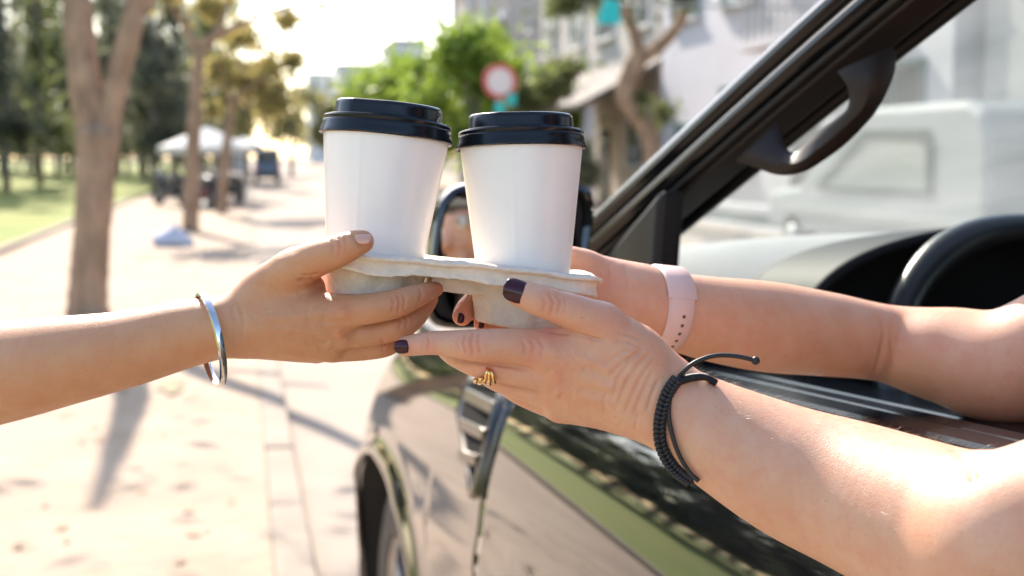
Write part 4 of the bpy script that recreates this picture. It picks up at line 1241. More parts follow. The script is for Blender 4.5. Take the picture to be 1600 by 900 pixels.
A_tints = [(541, 486, 16, .5), (533, 520, 15, .45), (622, 474, 16, .55), (632, 504, 15, .5), (602, 538, 14, .45), (530, 385, 18, .35), (572, 377, 14, .45),
           (682, 453, 16, .6), (500, 440, 20, .55), (668, 474, 16, .5)]

def body_shell(prims, h=0.006):
    """coarse body (world coordinates) in its own grid; returns world verts + quads"""
    V, Q = sdf_mesh([(prims, 0.02, 0.01)], h)
    return laplace(V, Q, 2), Q
def head_prims(c, face, up=(0, 0, 1), s=1.0):
    """skull, jaw, nose, ears, neck; face = horizontal unit vector the face looks along"""
    c = np.array(c, float); f = np.array(face, float); f /= np.linalg.norm(f); u = np.array(up, float); r = np.cross(f, u)
    q = lambda a, b, d: c + f * a * s + r * b * s + u * d * s
    pr = [cone(q(-.015, 0, .045), q(.0, 0, .04), .088 * s, .082 * s), cone(q(.03, 0, -.01), q(.045, 0, -.075), .062 * s, .036 * s),
          cone(q(.05, .022, -.005), q(.05, -.022, -.005), .042 * s), cone(q(.05, 0, -.09), q(.062, 0, -.088), .026 * s, .022 * s),
          cone(q(.094, 0, .022), q(.120, 0, -.022), .008 * s, .012 * s), cone(q(.096, .012, -.026), q(.096, -.012, -.026), .009 * s),
          cone(q(.092, .018, -.052), q(.092, -.018, -.052), .0085 * s), cone(q(.088, .014, -.064), q(.088, -.014, -.064), .010 * s),
          cone(q(.086, .035, .033), q(.086, -.035, .033), .012 * s)]
    for sg in (-1, 1):
        pr += [cone(q(-.01, sg * .082, .02), q(-.012, sg * .086, -.025), .016 * s, .010 * s), cone(q(.082, sg * .033, .016), q(.084, sg * .033, .016), .014 * s)]
    return pr, q
def head_details(parent, q, s, hair_mat, long_hair=True):
    for sg in (-1, 1):
        b = MB().ball(q(.0975, sg * .034, .016), .0125 * s, 12); b.build('eye', EYE_WHITE, parent, True)
        b = MB().ball(q(.1060, sg * .034, .016), .0058 * s, 8); b.build('iris', EYE_DARK, parent, True)
        b = MB().tube([q(.110, sg * .016, .038), q(.110, sg * .034, .044), q(.098, sg * .054, .038)], [.003, .004, .0015], 6); b.build('eyebrow', hair_mat, parent, True)
    b = MB().tube([q(.102, -.025, -.058), q(.112, -.008, -.054), q(.112, .008, -.054), q(.102, .025, -.058)], [.002, .006, .006, .002], 8); b.build('lips', LIPS, parent, True)
    hp = [cone(q(-.03, 0, .065), q(.012, 0, .075), .092 * s, .085 * s), cone(q(-.05, 0, .02), q(-.06, 0, -.05), .086 * s, .075 * s)]
    for sg in (-1, 1):
        hp += [cone(q(.02, sg * .062, .07), q(-.01, sg * .088, -.01), .035 * s, .028 * s)]
        if long_hair: hp += [cone(q(-.015, sg * .088, -.02), q(-.01, sg * .098, -.20), .028 * s, .03 * s), cone(q(-.05, sg * .06, -.05), q(-.06, sg * .07, -.24), .05 * s, .035 * s)]
    V, Q = sdf_mesh([(hp, .02, .005)], .006)
    rng = np.random.default_rng(3)
    N = vnormals(V, Q); ang = np.arctan2(V[:, 1] - q(0, 0, 0)[1], V[:, 0] - q(0, 0, 0)[0])
    V = V + N * (0.0022 * np.sin(ang * 46 + V[:, 2] * 9))[:, None]
    mesh_obj('hair', V, Q, hair_mat, parent)
EYE_WHITE = mat('eye_white', (.75, .73, .7), .15); EYE_DARK = mat('iris_brown', (.03, .018, .01), .1); LIPS = mat('lips', (.45, .16, .13), .35, sss=.2)
HAIR_BROWN = mat('brown_hair', (.10, .05, .025), .38, noise=.5, nscale=120, bump=.4, bscale=400)
HAIR_BLACK = mat('black_hair', (.02, .015, .012), .35, noise=.4, nscale=120, bump=.4, bscale=400)
TEE = mat('white_cotton_shirt', (.72, .70, .66), .85, noise=.12, nscale=60, bump=.3, bscale=900)
JEANS = mat('blue_denim', (.09, .14, .25), .85, noise=.3, nscale=50, bump=.3, bscale=900)
TANK = mat('olive_vest_top', (.20, .20, .12), .85, noise=.15, nscale=50, bump=.3, bscale=900)
SHOE = mat('shoe_canvas', (.55, .53, .5), .7, noise=.2, nscale=30)

# body of the customer: stands on the pavement, facing the car
sa = P(-720, 440, 1.05)                         # right shoulder
bx, by = sa[0] - .10, sa[1] + .16
g0 = .055
shoulder_l = np.array([bx + .02, by + .17, sa[2] - .03])
pelvis = np.array([bx - .01, by, .98])
bodyA = [cone(pelvis + [0, -.07, 0], pelvis + [0, .07, 0], .125), cone(pelvis + [0, 0, .05], [bx, by, 1.22], .12, .125), cone([bx, by - .06, 1.26], [bx, by + .06, 1.26], .125),
         cone([bx, by, 1.30], [bx + .01, by, sa[2] + .07], .09, .052), cone(sa, [bx + .01, by, sa[2] + .03], .058, .06), cone(shoulder_l, [bx + .01, by, sa[2] + .03], .058, .06),
         cone(shoulder_l, shoulder_l + [-.03, .05, -.28], .052, .042), cone(shoulder_l + [-.03, .05, -.28], shoulder_l + [.06, .03, -.51], .042, .028),
         cone(shoulder_l + [.06, .03, -.52], shoulder_l + [.09, .02, -.60], .030, .018), cone(shoulder_l + [.085, .0, -.54], shoulder_l + [.12, -.02, -.58], .011, .009)]
for k in range(4):
    bodyA.append(cone(shoulder_l + [.085 + .008 * k, .045 - .018 * k, -.60], shoulder_l + [.105 + .008 * k, .045 - .018 * k, -.665], .009, .0075))
for sg in (-1, 1):
    hip = pelvis + [0, sg * .085, -.03]
    knee = np.array([bx + .02, by + sg * .10, .57]); ank = np.array([bx - .03, by + sg * .11, .14])
    bodyA += [cone(hip, knee, .088, .056), cone(knee, (knee * .6 + ank * .4), .054, .054), cone(knee * .6 + ank * .4, ank, .054, .036), cone(ank + [-.02, 0, -.04], ank + [.15, sg * .02, -.055], .034, .026)]
hp, qA = head_prims([bx + .035, by, sa[2] + .22], (1, -.1, 0))
bodyA += hp + [cone([bx + .01, by, sa[2] + .02], [bx + .03, by, sa[2] + .15], .055, .052)]
VA, QA = body_shell(bodyA)
handA = skin_object('body', pa, [(A_palm, .010, .003), (A_arm, .02, .007), (A_thumb, finger_k, .004), (A_index, finger_k, .003), (A_mid, finger_k, .0016), (A_ring, finger_k, .0016), (A_pinky, finger_k, .0016)],
                    .00095, SKIN_A, A_lines, A_tints, (VA, QA), arm=(340, 260), key='A')
nail(pa, 568, 370.5, .7665, (1, -.02), 25, 21, (.12, .62, -.78), NAIL_BARE, lift=0.0004, key='A')
head_details(pa, qA, 1.0, HAIR_BLACK)
# clothes: a shirt and jeans that follow the body
shirt = [cone(pelvis + [0, -.07, .03], pelvis + [0, .07, .03], .134), cone(pelvis + [0, 0, .07], [bx, by, 1.22], .131, .136), cone([bx, by - .06, 1.26], [bx, by + .06, 1.26], .136),
         cone([bx + .005, by - .09, sa[2] - .0], [bx + .005, by + .09, sa[2] - .0], .066), cone(sa + [.05, -.02, -.01], [bx, by, sa[2] - .01], .068, .07), cone(shoulder_l, [bx, by, sa[2] - .01], .066, .07), cone(shoulder_l, shoulder_l + [-.018, .03, -.16], .064, .062)]
V, Q = sdf_mesh([(shirt, .03, .01)], .006); mesh_obj('shirt', laplace(V, Q, 2), Q, TEE, pa)
jeans = [cone(pelvis + [0, -.075, -.02], pelvis + [0, .075, -.02], .135)]
for sg in (-1, 1):
    knee = np.array([bx + .02, by + sg * .10, .57]); ank = np.array([bx - .03, by + sg * .11, .24])
    jeans += [cone(pelvis + [0, sg * .085, -.04], knee, .10, .070), cone(knee, ank, .068, .055)]
V, Q = sdf_mesh([(jeans, .03, .01)], .006); mesh_obj('jeans', laplace(V, Q, 2), Q, JEANS, pa)
for sg in (-1, 1):
    V, Q = sdf_mesh([([cone([bx - .05, by + sg * .11, g0 + .045], [bx + .12, by + sg * .13, g0 + .036], .044, .036)], .01, .01)], .005)
    V[:, 2] = np.maximum(V[:, 2], g0 - .002); mesh_obj('shoe', V, Q, SHOE, pa)

# ------------------------------------------------------------------ the driver who takes the tray through the window
pb = empty('person', tuple(car2w([.50, .52, .62])), 'person at the wheel with two bare arms stretched out of the car window', 'person')
# near (left) hand: dorsum to the lens, thumb on the tray front, forefinger under it
B_palm = (chain([(1022, 612, .772, 66), (985, 580, .768, 58), (925, 560, .764, 44), (858, 548, .762, 33)]) +
          chain([(1015, 622, .776, 60), (940, 598, .772, 46), (865, 586, .772, 32)]) +
          chain([(1012, 632, .786, 54), (940, 622, .784, 42), (868, 615, .786, 30)]) +
          chain([(1010, 640, .798, 46), (945, 634, .797, 37), (874, 637, .800, 24)]) +
          chain([(1015, 586, .770, 44), (985, 550, .764, 44), (940, 507, .757, 33)]) +
          chain([(985, 560, .768, 46), (930, 535, .764, 30), (892, 527, .764, 17)]))
B_thumb = chain([(942, 507, .757, 33), (902, 490, .752, 29), (864, 477, .749, 25.5), (836, 467, .748, 24.5), (811.5, 458, .750, 21.5)])
B_index = chain([(862, 548, .763, 34), (805, 541, .758, 28), (746, 539.5, .756, 25.5), (712, 537, .758, 21.5), (680, 536, .760, 19), (655, 538, .762, 17.5), (633, 541, .765, 15.5)])
B_mid = chain([(868, 584, .773, 32), (806, 576, .772, 26), (752, 568, .774, 24), (715, 556, .790, 19), (700, 548, .812, 16), (692, 542, .83, 13)])
B_ring = chain([(872, 614, .787, 30), (820, 602, .790, 25), (778, 590, .796, 22), (752, 574, .816, 18), (742, 562, .84, 14)])
B_pinky = chain([(878, 634, .801, 26), (835, 622, .808, 21), (802, 608, .818, 18), (785, 592, .838, 15), (778, 580, .855, 12)])
elb = C(1625, 838, .625)
shl = w2c(car2w([.27, .40, 1.37]))
B_joint = [(1000, 612, .775, 60), (1035, 628, .774, 66), (1075, 652, .770, 73), (1130, 684, .764, 84), (1235, 737, .746, 103), (1340, 777, .722, 117), (1490, 836, .672, 136)]
B_arm = limb([(C(*j[:3]), j[3] * j[2] / F) for j in B_joint] + [(C(1590, 852, .638), .0445)])
B_arm += limb([(C(1575, 850, .645), .043), (elb, .044), (elb * .5 + shl * .5, .048), (shl, .055)])
B_lines = [
    ([(832, 513), (860, 517), (894, 521), (925, 529), (948, 533)], 2.6, -1.3), ([(826, 505), (850, 507), (870, 511)], 2.2, -0.6),
    ([(847, 462), (853, 473), (848, 490)], 2.0, -0.45), ([(858, 458), (866, 472), (860, 496)], 2.2, -0.55), ([(869, 459), (877, 472), (871, 493)], 2.2, -0.5), ([(880, 464), (885, 476), (881, 490)], 2.0, -0.3),
    ([(720, 520), (714, 535), (720, 552)], 2.0, -0.4), ([(730, 518), (724, 535), (730, 556)], 2.2, -0.5), ([(740, 517), (736, 535), (741, 558)], 2.2, -0.5), ([(750, 518), (748, 535), (752, 556)], 2.0, -0.4),
    ([(668, 520), (671, 535), (668, 551)], 2.0, -0.45), ([(660, 522), (662, 535), (660, 550)], 1.8, -0.3),
    ([(815, 530), (822, 542), (818, 556)], 2.4, -0.35), ([(828, 528), (836, 542), (830, 558)], 2.4, -0.4), ([(842, 527), (850, 543), (845, 562)], 2.4, -0.35),
    ([(705, 561), (750, 567), (793, 572), (830, 578)], 3.0, -0.7), ([(775, 597), (815, 606), (845, 612)], 2.6, -0.5), ([(800, 618), (830, 627), (858, 632)], 2.4, -0.4),
    ([(960, 520), (985, 523), (1003, 532)], 2.4, -0.45), ([(955, 532), (982, 534), (1008, 545)], 2.2, -0.4),
    ([(1012, 540), (985, 562), (965, 595), (955, 625)], 3.2, -0.5), ([(1020, 548), (998, 570), (976, 605), (960, 645)], 3.6, -0.6), ([(1024, 560), (1006, 583), (988, 618), (972, 655)], 3.0, -0.5),
    ([(1022, 578), (1010, 600), (998, 630), (985, 660)], 3.8, -0.5), ([(1005, 545), (975, 565), (950, 590)], 2.4, -0.5), ([(1030, 590), (1020, 612), (1010, 645)], 2.6, -0.5),
    ([(990, 540), (965, 556), (942, 570)], 2.2, -0.4), ([(948, 610), (944, 630), (946, 650)], 3.0, -0.35), ([(1000, 640), (995, 655), (992, 672)], 2.6, -0.45),
    ([(900, 556), (930, 566), (958, 585)], 6, 0.5), ([(895, 590), (930, 598), (965, 612)], 7, 0.55), ([(895, 618), (930, 624), (960, 632)], 6, 0.4),
    ([(905, 575), (935, 582), (960, 596)], 5, -0.4), ([(905, 606), (935, 612), (965, 622)], 5, -0.35),
    ([(856, 540), (864, 550), (860, 560)], 10, 0.7), ([(862, 580), (870, 590), (866, 598)], 9, 0.7), ([(866, 610), (874, 618)], 8, 0.6),
    ([(1486, 690), (1510, 720), (1525, 760)], 9, -1.2), ([(1500, 688), (1530, 712), (1560, 725)], 8, -1.0)]
for i in range(26):
    x = random.uniform(890, 1010); y = random.uniform(545, 660)
    B_lines.append(([(x, y), (x - random.uniform(4, 12), y + random.uniform(8, 20))], 1.7, -0.14))
for i in range(10):
    x = random.uniform(690, 830); y = random.uniform(520, 552)
    B_lines.append(([(x, y), (x + random.uniform(-3, 3), y + random.uniform(6, 14))], 1.6, -0.13))
B_tints = [(735, 538, 22, .5), (668, 537, 14, .4), (866, 476, 22, .45), (835, 545, 26, .4), (860, 520, 22, .55), (800, 462, 20, .35), (760, 575, 24, .35), (870, 590, 22, .35), (640, 540, 18, .4), (950, 505, 25, .3)]
# far (right) hand: behind the cup, watch on the wrist
Bf_palm = (chain([(1040, 484, .905, 54), (985, 470, .902, 52), (920, 462, .898, 44), (868, 462, .890, 34)]) +
           chain([(1000, 490, .908, 46), (930, 490, .905, 42), (872, 492, .898, 30)]) +
           chain([(1000, 455, .902, 40), (955, 440, .898, 36), (912, 418, .890, 27)]))
Bf_thumb = chain([(915, 419, .890, 27), (890, 408, .886, 24), (858, 402, .884, 21), (825, 398, .884, 17)])
Bf_index = chain([(866, 460, .890, 27), (810, 462, .885, 22), (766, 462, .874, 20), (738, 474, .852, 17.5), (728, 485, .838, 17.5), (722, 494, .828, 15.5)])
Bf_mid = chain([(868, 490, .897, 24), (800, 498, .888, 20), (778, 500, .868, 17), (760, 503, .848, 14), (752, 506, .836, 12)])
Bf_ring = chain([(872, 500, .905, 22), (815, 510, .895, 18), (795, 512, .872, 15), (782, 514, .855, 13)])
elr = C(1385, 538, 1.02)
shr = w2c(car2w([.40, .75, 1.36]))
Bf_joint = [(1000, 472, .904, 50), (1040, 483, .908, 58), (1110, 498, .925, 66), (1200, 511, .955, 71), (1290, 522, .99, 66), (1385, 537, 1.02, 61), (1480, 556, 1.0, 76), (1600, 566, .97, 93)]
Bf_arm = limb([(C(*j[:3]), j[3] * j[2] / F) for j in Bf_joint] + [(C(1600, 566, .97) * .5 + shr * .5, .049), (shr, .055)])
Bf_lines = [([(1372, 485), (1384, 520), (1376, 560), (1366, 590)], 5, -1.0), ([(1398, 490), (1392, 530), (1398, 580)], 4, -0.5),
            ([(950, 412), (955, 430), (948, 455)], 3, -0.5), ([(975, 412), (982, 440), (980, 470)], 3, -0.4), ([(962, 430), (1000, 440), (1015, 452)], 5, 0.4)]
Bf_tints = [(722, 490, 22, .6), (752, 505, 15, .6), (945, 440, 26, .3)]

hc = car2w([.33, .50, 1.585])
shlw, shrw = c2w(shl), c2w(shr)
mid_s = (shlw + shrw) / 2
pel = car2w([.52, .50, .80]); chest = mid_s * .75 + pel * .25; waist = mid_s * .35 + pel * .65
axs = (shrw - shlw) / np.linalg.norm(shrw - shlw)
facing = np.cross(np.array([0, 0, 1.0]), axs); facing = np.array([facing[0], facing[1], 0])
bodyB = [cone(chest - axs * .06, chest + axs * .06, .115), cone(chest, waist, .115, .10), cone(waist, pel, .10, .13), cone(pel - axs * .07, pel + axs * .07, .125),
         cone(shlw, mid_s + [0, 0, .02], .056, .058), cone(shrw, mid_s + [0, 0, .02], .056, .058), cone(mid_s, hc - [0, 0, .06], .055, .05)]
for sx, kx in ((.40, .42), (.62, .62)):
    hip = car2w([sx + .04, .56, .78]); kn = car2w([kx, 1.02, .86]); an = car2w([kx, 1.35, .48])
    bodyB += [cone(hip, kn, .085, .055), cone(kn, an, .053, .036), cone(an, car2w([kx, 1.49, .46]), .034, .026)]
hpB, qB = head_prims(hc, facing)
VB, QB = body_shell(bodyB + hpB)
skin_object('body', pb, [(B_palm, .010, .003), (B_arm, .012, .007), (B_thumb, finger_k, .0045), (B_index, finger_k, .0035), (B_mid, finger_k, .0016), (B_ring, finger_k, .0016), (B_pinky, finger_k, .0016)],
            .00095, SKIN_B, B_lines, B_tints, (VB, QB), arm=(1040, 1140), key='B')
# the second arm joins the same body mesh
far_arm = skin_object('far_arm', pb, [(Bf_palm, .010, .003), (Bf_arm, .02, .007), (Bf_thumb, finger_k, .004), (Bf_index, finger_k, .003), (Bf_mid, finger_k, .0022), (Bf_ring, finger_k, .0022)],
                      .0014, SKIN_B, Bf_lines, Bf_tints, arm=(1040, 1120), key='F')
def join_into(a, b):
    """adds mesh b to mesh a (same parent frame) and removes b"""
    va = np.empty(len(a.data.vertices) * 3, np.float32); a.data.vertices.foreach_get('co', va)
    vb = np.empty(len(b.data.vertices) * 3, np.float32); b.data.vertices.foreach_get('co', vb)
    fa = np.empty(len(a.data.loops), np.int32); a.data.loops.foreach_get('vertex_index', fa)
    fb = np.empty(len(b.data.loops), np.int32); b.data.loops.foreach_get('vertex_index', fb)
    ta = np.empty(len(va) // 3, np.float32); a.data.attributes['tint'].data.foreach_get('value', ta)
    tb = np.empty(len(vb) // 3, np.float32); b.data.attributes['tint'].data.foreach_get('value', tb)
    V = np.concatenate([va, vb]).reshape(-1, 3); Q = np.concatenate([fa, fb + len(ta)]).reshape(-1, 4)
    name, par, m = a.name, a.parent, a.data.materials[0]
    for o in (a, b):
        me = o.data; bpy.data.objects.remove(o); bpy.data.meshes.remove(me)
    o = mesh_obj('body', V, Q, m, par, world=False)
    at = o.data.attributes.new('tint', 'FLOAT', 'POINT'); at.data.foreach_set('value', np.concatenate([ta, tb]))
    return o
body_near = [o for o in pb.children if o.name.startswith('body')][0]
join_into(body_near, far_arm)
# fine pale hair on the near forearm, catching the light along its upper edge
Vb = SURF['B']; pxb = to_px(Vb); g = np.random.default_rng(4)
sel = np.nonzero((pxb[:, 0] > 1065) & (pxb[:, 0] < 1560) & (Vb[:, 1] > np.interp(pxb[:, 0], [1060, 1560], [-.095, -.135])))[0]
sel = g.choice(sel, min(1500, len(sel)), replace=False)
grow = C(1400, 800, .70) - C(1100, 670, .768); grow /= np.linalg.norm(grow)
cen_ = np.stack([np.interp(pxb[sel, 0], [1035, 1130, 1235, 1340, 1490, 1600], [C(*q)[i] for q in ((1035, 628, .774), (1130, 684, .764), (1235, 737, .746), (1340, 777, .722), (1490, 836, .672), (1600, 850, .636))]) for i in range(3)], 1)
nn = Vb[sel] - cen_; nn /= np.linalg.norm(nn, axis=1, keepdims=True)
dirv = grow * .8 + nn * .55 + g.normal(0, .22, (len(sel), 3)); dirv /= np.linalg.norm(dirv, axis=1, keepdims=True)
ln = g.uniform(.004, .010, (len(sel), 1)); sd_ = np.cross(dirv, g.normal(size=(len(sel), 3))); sd_ /= np.linalg.norm(sd_, axis=1, keepdims=True)
b0 = Vb[sel] - nn * .0004; m1 = b0 + dirv * ln * .55; t1_ = m1 + (dirv * .8 - nn * .25) * ln * .45; w0 = 3.5e-5
HV = np.stack([b0 + sd_ * w0, b0 - sd_ * w0, m1 - sd_ * w0 * .8, m1 + sd_ * w0 * .8, m1 + sd_ * w0 * .8, m1 - sd_ * w0 * .8, t1_ - sd_ * w0 * .3, t1_ + sd_ * w0 * .3], 1).reshape(-1, 3)
ho = mesh_obj('arm_hair', c2w(HV), np.arange(len(HV)).reshape(-1, 4), mat('fine_blond_hair', (.55, .40, .25), .4), pb); ho['kind'] = 'stuff'
nail(pb, 806.5, 453.5, .7435, (-1, -.36), 42, 37, (-.05, .18, -1), NAIL_DARK, lift=.0009, key='B')
nail(pb, 627, 542, .7615, (-1, .06, -.1), 25, 22, (-.42, .0, -1), NAIL_DARK, lift=.0009, key='B')
nail(pb, 718, 497, .8265, (-.4, 1), 17, 13, (-.75, -.1, -.8), NAIL_DARK, lift=.0004, key='F')
nail(pb, 751, 508, .8345, (-.4, 1), 11, 9, (-.5, -.1, -.8), NAIL_DARK, lift=.0004, key='F')
head_details(pb, qB, 1.0, HAIR_BROWN)
top = [cone(chest - axs * .06, chest + axs * .06, .124), cone(chest, waist, .124, .11), cone(waist, pel, .11, .137), cone(pel - axs * .07, pel + axs * .07, .133)]
for sg in (-1, 1): top.append(cone(chest + axs * sg * .07, mid_s + axs * sg * .09, .07, .054))
V, Q = sdf_mesh([(top, .03, .01)], .006); mesh_obj('vest_top', laplace(V, Q, 2), Q, TANK, pb)
trs = []
for sx, kx in ((.40, .42), (.62, .62)):
    trs += [cone(car2w([sx + .04, .54, .78]), car2w([kx, 1.02, .86]), .097, .066), cone(car2w([kx, 1.02, .86]), car2w([kx, 1.33, .51]), .065, .05)]
V, Q = sdf_mesh([(trs, .02, .01)], .006); mesh_obj('trousers', laplace(V, Q, 2), Q, JEANS, pb)

# ------------------------------------------------------------------ worn things
SILVER = mat('polished_silver', (.78, .77, .75), .12, metal=1.0, noise=.15, nscale=200)
GOLD = mat('polished_gold', (.85, .58, .26), .16, metal=1.0)
CORD = mat('black_waxed_cord', (.012, .012, .014), .5, bump=.5, bscale=1500)
STRAP = mat('pale_pink_silicone', (.72, .50, .44), .48, bump=.1, bscale=600)
HOLE = mat('strap_hole', (.10, .05, .04), .6)
# bangle
c0 = C(328, 531, .801)
u = np.array([32, -144, 0.0]); u /= np.linalg.norm(u)
vv = np.array([.47, .04, -1.0]); vv -= u * (vv @ u); vv /= np.linalg.norm(vv)
ax_b = np.cross(u, vv)
b = MB(); nseg, R0 = 90, .0290
sec = [(-.0024, -.0006), (-.0018, .0010), (0, .0014), (.0018, .0010), (.0024, -.0006), (.0015, -.0013), (-.0015, -.0013)]
vs, fs = [], []
for i in range(nseg):
    a = 2 * math.pi * i / nseg
    dr = u * math.cos(a) + vv * math.sin(a)
    for (w_, r_) in sec: vs.append(c2w(c0 + dr * (R0 + r_) * (1.0 if abs(math.sin(a)) < 2 else 1) + ax_b * w_))
m_ = len(sec)
for i in range(nseg):
    for k in range(m_):
        j, l = (i + 1) % nseg, (k + 1) % m_
        fs.append((i*m_+k, j*m_+k, j*m_+l, i*m_+l))
bang = smooth_angle(mesh_obj('bangle', np.array(vs), fs, SILVER), 50)
tag(bang, 'thin polished silver bangle hanging on the tanned left wrist', 'bangle')
# gold ring
rg = empty('finger_ring', tuple(P(760, 586, .77)), 'small gold ring with three bars on the driver\'s finger', 'ring')
c1 = C(757, 573, .775); u = np.array([.32, .95, 0]); u /= np.linalg.norm(u); vv = np.array([.30, -.1, -1.0]); vv -= u * (vv @ u); vv /= np.linalg.norm(vv)
mm = .775 / F
MB().tube([c2w(c1 + (u * math.cos(a) * 27.5 + vv * math.sin(a) * 27.5) * mm) for a in np.linspace(0, 2 * math.pi, 49)[:-1]], .0009, 8, closed=True).build('band', GOLD, rg, True)
for (x0, y0, x1, y1) in ((762, 574, 757, 598), (764, 576, 765, 601), (767, 577, 773, 598)):
    dz = lambda x, y: (surf_d('B', x, y, 6) or .765) - .0012
    MB().tube([P(x0, y0, dz(x0, y0)), P((x0 + x1) / 2, (y0 + y1) / 2, dz((x0 + x1) / 2, (y0 + y1) / 2) - .0006), P(x1, y1, dz(x1, y1))], [.0007, .0011, .0012], 8).build('bar', GOLD, rg, True)
for (x0, y0) in ((743, 595), (751, 592)):
    MB().ball(P(x0, y0, dz(x0, y0)), .0017, 10).build('bead', GOLD, rg, True)

# braided cord bracelet
cb = empty('cord_bracelet', tuple(P(1060, 735, .78)), 'black braided cord bracelet with loose knotted ends on the near wrist', 'bracelet')
def on_skin(pts, lift, n=8):
    out = []
    q = poly_smooth([np.array(p, float) for p in pts], n)
    ds = np.array([surf_d('B', x, y, 5) or np.nan for x, y in q])
    ok = ~np.isnan(ds); ds = np.interp(np.arange(len(ds)), np.nonzero(ok)[0], ds[ok])
    ds = np.convolve(np.pad(ds, 4, mode='edge'), np.ones(9) / 9, 'valid')
    return [c2w(C(x, y, d_ - lift)) for (x, y), d_ in zip(q, ds)]
br = on_skin([(1058, 592), (1044, 612), (1034, 640), (1030, 668), (1033, 697), (1045, 722), (1062, 740), (1078, 752)], .0026, 4)
brm = MB()
for i in range(len(br) - 1):                  # paired knots
    p0, p1 = Vector(br[i]), Vector(br[i + 1]); t_ = (p1 - p0).normalized(); s_ = t_.cross(Vector(FWD)).normalized()
    for k in (-1, 1):
        brm.tube([p0 + s_ * k * .0028, p0 * .65 + p1 * .35 + s_ * k * .0027 - Vector(FWD) * .0009, p0 * .3 + p1 * .7 + s_ * k * .0012 - Vector(FWD) * .0018, p1 - s_ * k * .0012], [.0009, .0016, .0016, .0009], 8)
brm.build('braid', CORD, cb, True)
back = [Vector(br[-1]), Vector(P(1088, 752, .772)), Vector(P(1104, 730, .795)), Vector(P(1112, 690, .806)), Vector(P(1108, 640, .80)), Vector(P(1098, 606, .785)), Vector(P(1090, 590, .767)), Vector(P(1075, 588, .752))]
MB().tube([Vector(p) for p in poly_smooth([np.array(p) for p in back], 6)], .0014, 8).build('cord', CORD, cb, True)
lc = on_skin([(1092, 752), (1076, 736), (1059, 706), (1048, 670), (1045, 638), (1051, 606), (1062, 588)], .0018, 8)
tail = poly_smooth([np.array(lc[-2]), np.array(lc[-1]), P(1076, 573, .744), P(1095, 562, .744), P(1120, 555.5, .745), P(1150, 556.5, .746), P(1178, 562.5, .747)], 6)
MB().tube(lc[:-1] + tail[6:], .0014, 10).build('loose_cord', CORD, cb, True)
MB().ball(P(1180.5, 563.5, .747), .0026, 12).build('knot', CORD, cb, True)
pts = on_skin([(1050, 604), (1062, 596), (1080, 590), (1102, 589), (1120, 599)], .0018, 8)
kb = MB()
for i in range(len(pts) - 1):
    p0, p1 = Vector(pts[i]), Vector(pts[i + 1]); kb.tube([p0, (p0 + p1) / 2, p1], [.0016, .0026, .0016], 7)
kb.build('knotted_cord', CORD, cb, True)

# wrist watch, strap side to the lens
wt = empty('wrist_watch', tuple(P(1036, 545, .91)), 'pale pink silicone watch strap with punched holes on the far wrist', 'watch')
wcc = C(1037, 483, .908); axw = C(1110, 498, .925) - C(1000, 472, .904); axw /= np.linalg.norm(axw)
axw = axw + np.array([.10, .12, 0]); axw /= np.linalg.norm(axw)
uw = np.array([0.1, 1.0, 0.0]); uw -= axw * (uw @ axw); uw /= np.linalg.norm(uw); sw = np.cross(axw, uw); sw = sw * (-1 if sw[2] > 0 else 1)
def band(a, w_, r_): return wcc + axw * w_ + (uw * math.cos(a) + sw * math.sin(a)) * r_
def strap(name, a0, a1, wid, r_in, th, n=40, taper=0.0, closed=False):
    vs, fs = [], []
    sec = [(-.5, .25), (-.42, 1), (.42, 1), (.5, .25), (.46, 0), (-.46, 0)]
    for i in range(n + 1):
        t = i / n; a = a0 + (a1 - a0) * t
        w_ = wid * (1 - taper * t) * (1 if t < .93 or taper == 0 else math.sqrt(max(0.02, 1 - ((t - .93) / .07) ** 2)))
        for (q, r_) in sec: vs.append(c2w(band(a, q * w_, r_in + r_ * th)))
    m_ = len(sec)
    for i in range(n):
        for k in range(m_):
            l = (k + 1) % m_
            fs.append((i*m_+k, (i+1)*m_+k, (i+1)*m_+l, i*m_+l))
    fs.append(tuple(range(m_))[::-1]); fs.append(tuple(n*m_ + k for k in range(m_)))
    return smooth_angle(mesh_obj(name, np.array(vs), fs, STRAP, wt), 50)
RW = .0283
strap('strap', R(0), R(360), .0200, RW - .0008, .0022, 72)
strap('strap_loop', R(-20), R(74), .0222, RW + .0006, .0024, 30)
strap('strap_end', R(74), R(168), .0185, RW + .0008, .0018, 30, .16)
for k in range(5):
    a = R(97 + 12 * k); cc = band(a, 0.0008, RW + .0026); n_ = c2w(band(a, 0, RW + .02)) - c2w(band(a, 0, RW))
    M = Matrix.Translation(Vector(c2w(cc))) @ Vector(n_).to_track_quat('Z', 'Y').to_matrix().to_4x4()
    MB().lathe([(1e-5, .0003), (.0009, .0003), (.0013, 0), (.0013, -.0006)], 14, M).build('hole', HOLE, wt, True)
a = R(270); M = Matrix.Translation(Vector(c2w(band(a, 0, RW + .004)))) @ Vector(c2w(band(a, 0, RW + .02)) - c2w(band(a, 0, RW))).to_track_quat('Z', 'Y').to_matrix().to_4x4()
MB().lathe([(1e-5, -.004), (.016, -.004), (.0185, -.001), (.0185, .003), (.016, .005), (1e-5, .0055)], 40, M).build('watch_case', mat('dark_watch_case', (.02, .02, .022), .2, metal=.6), wt, True)

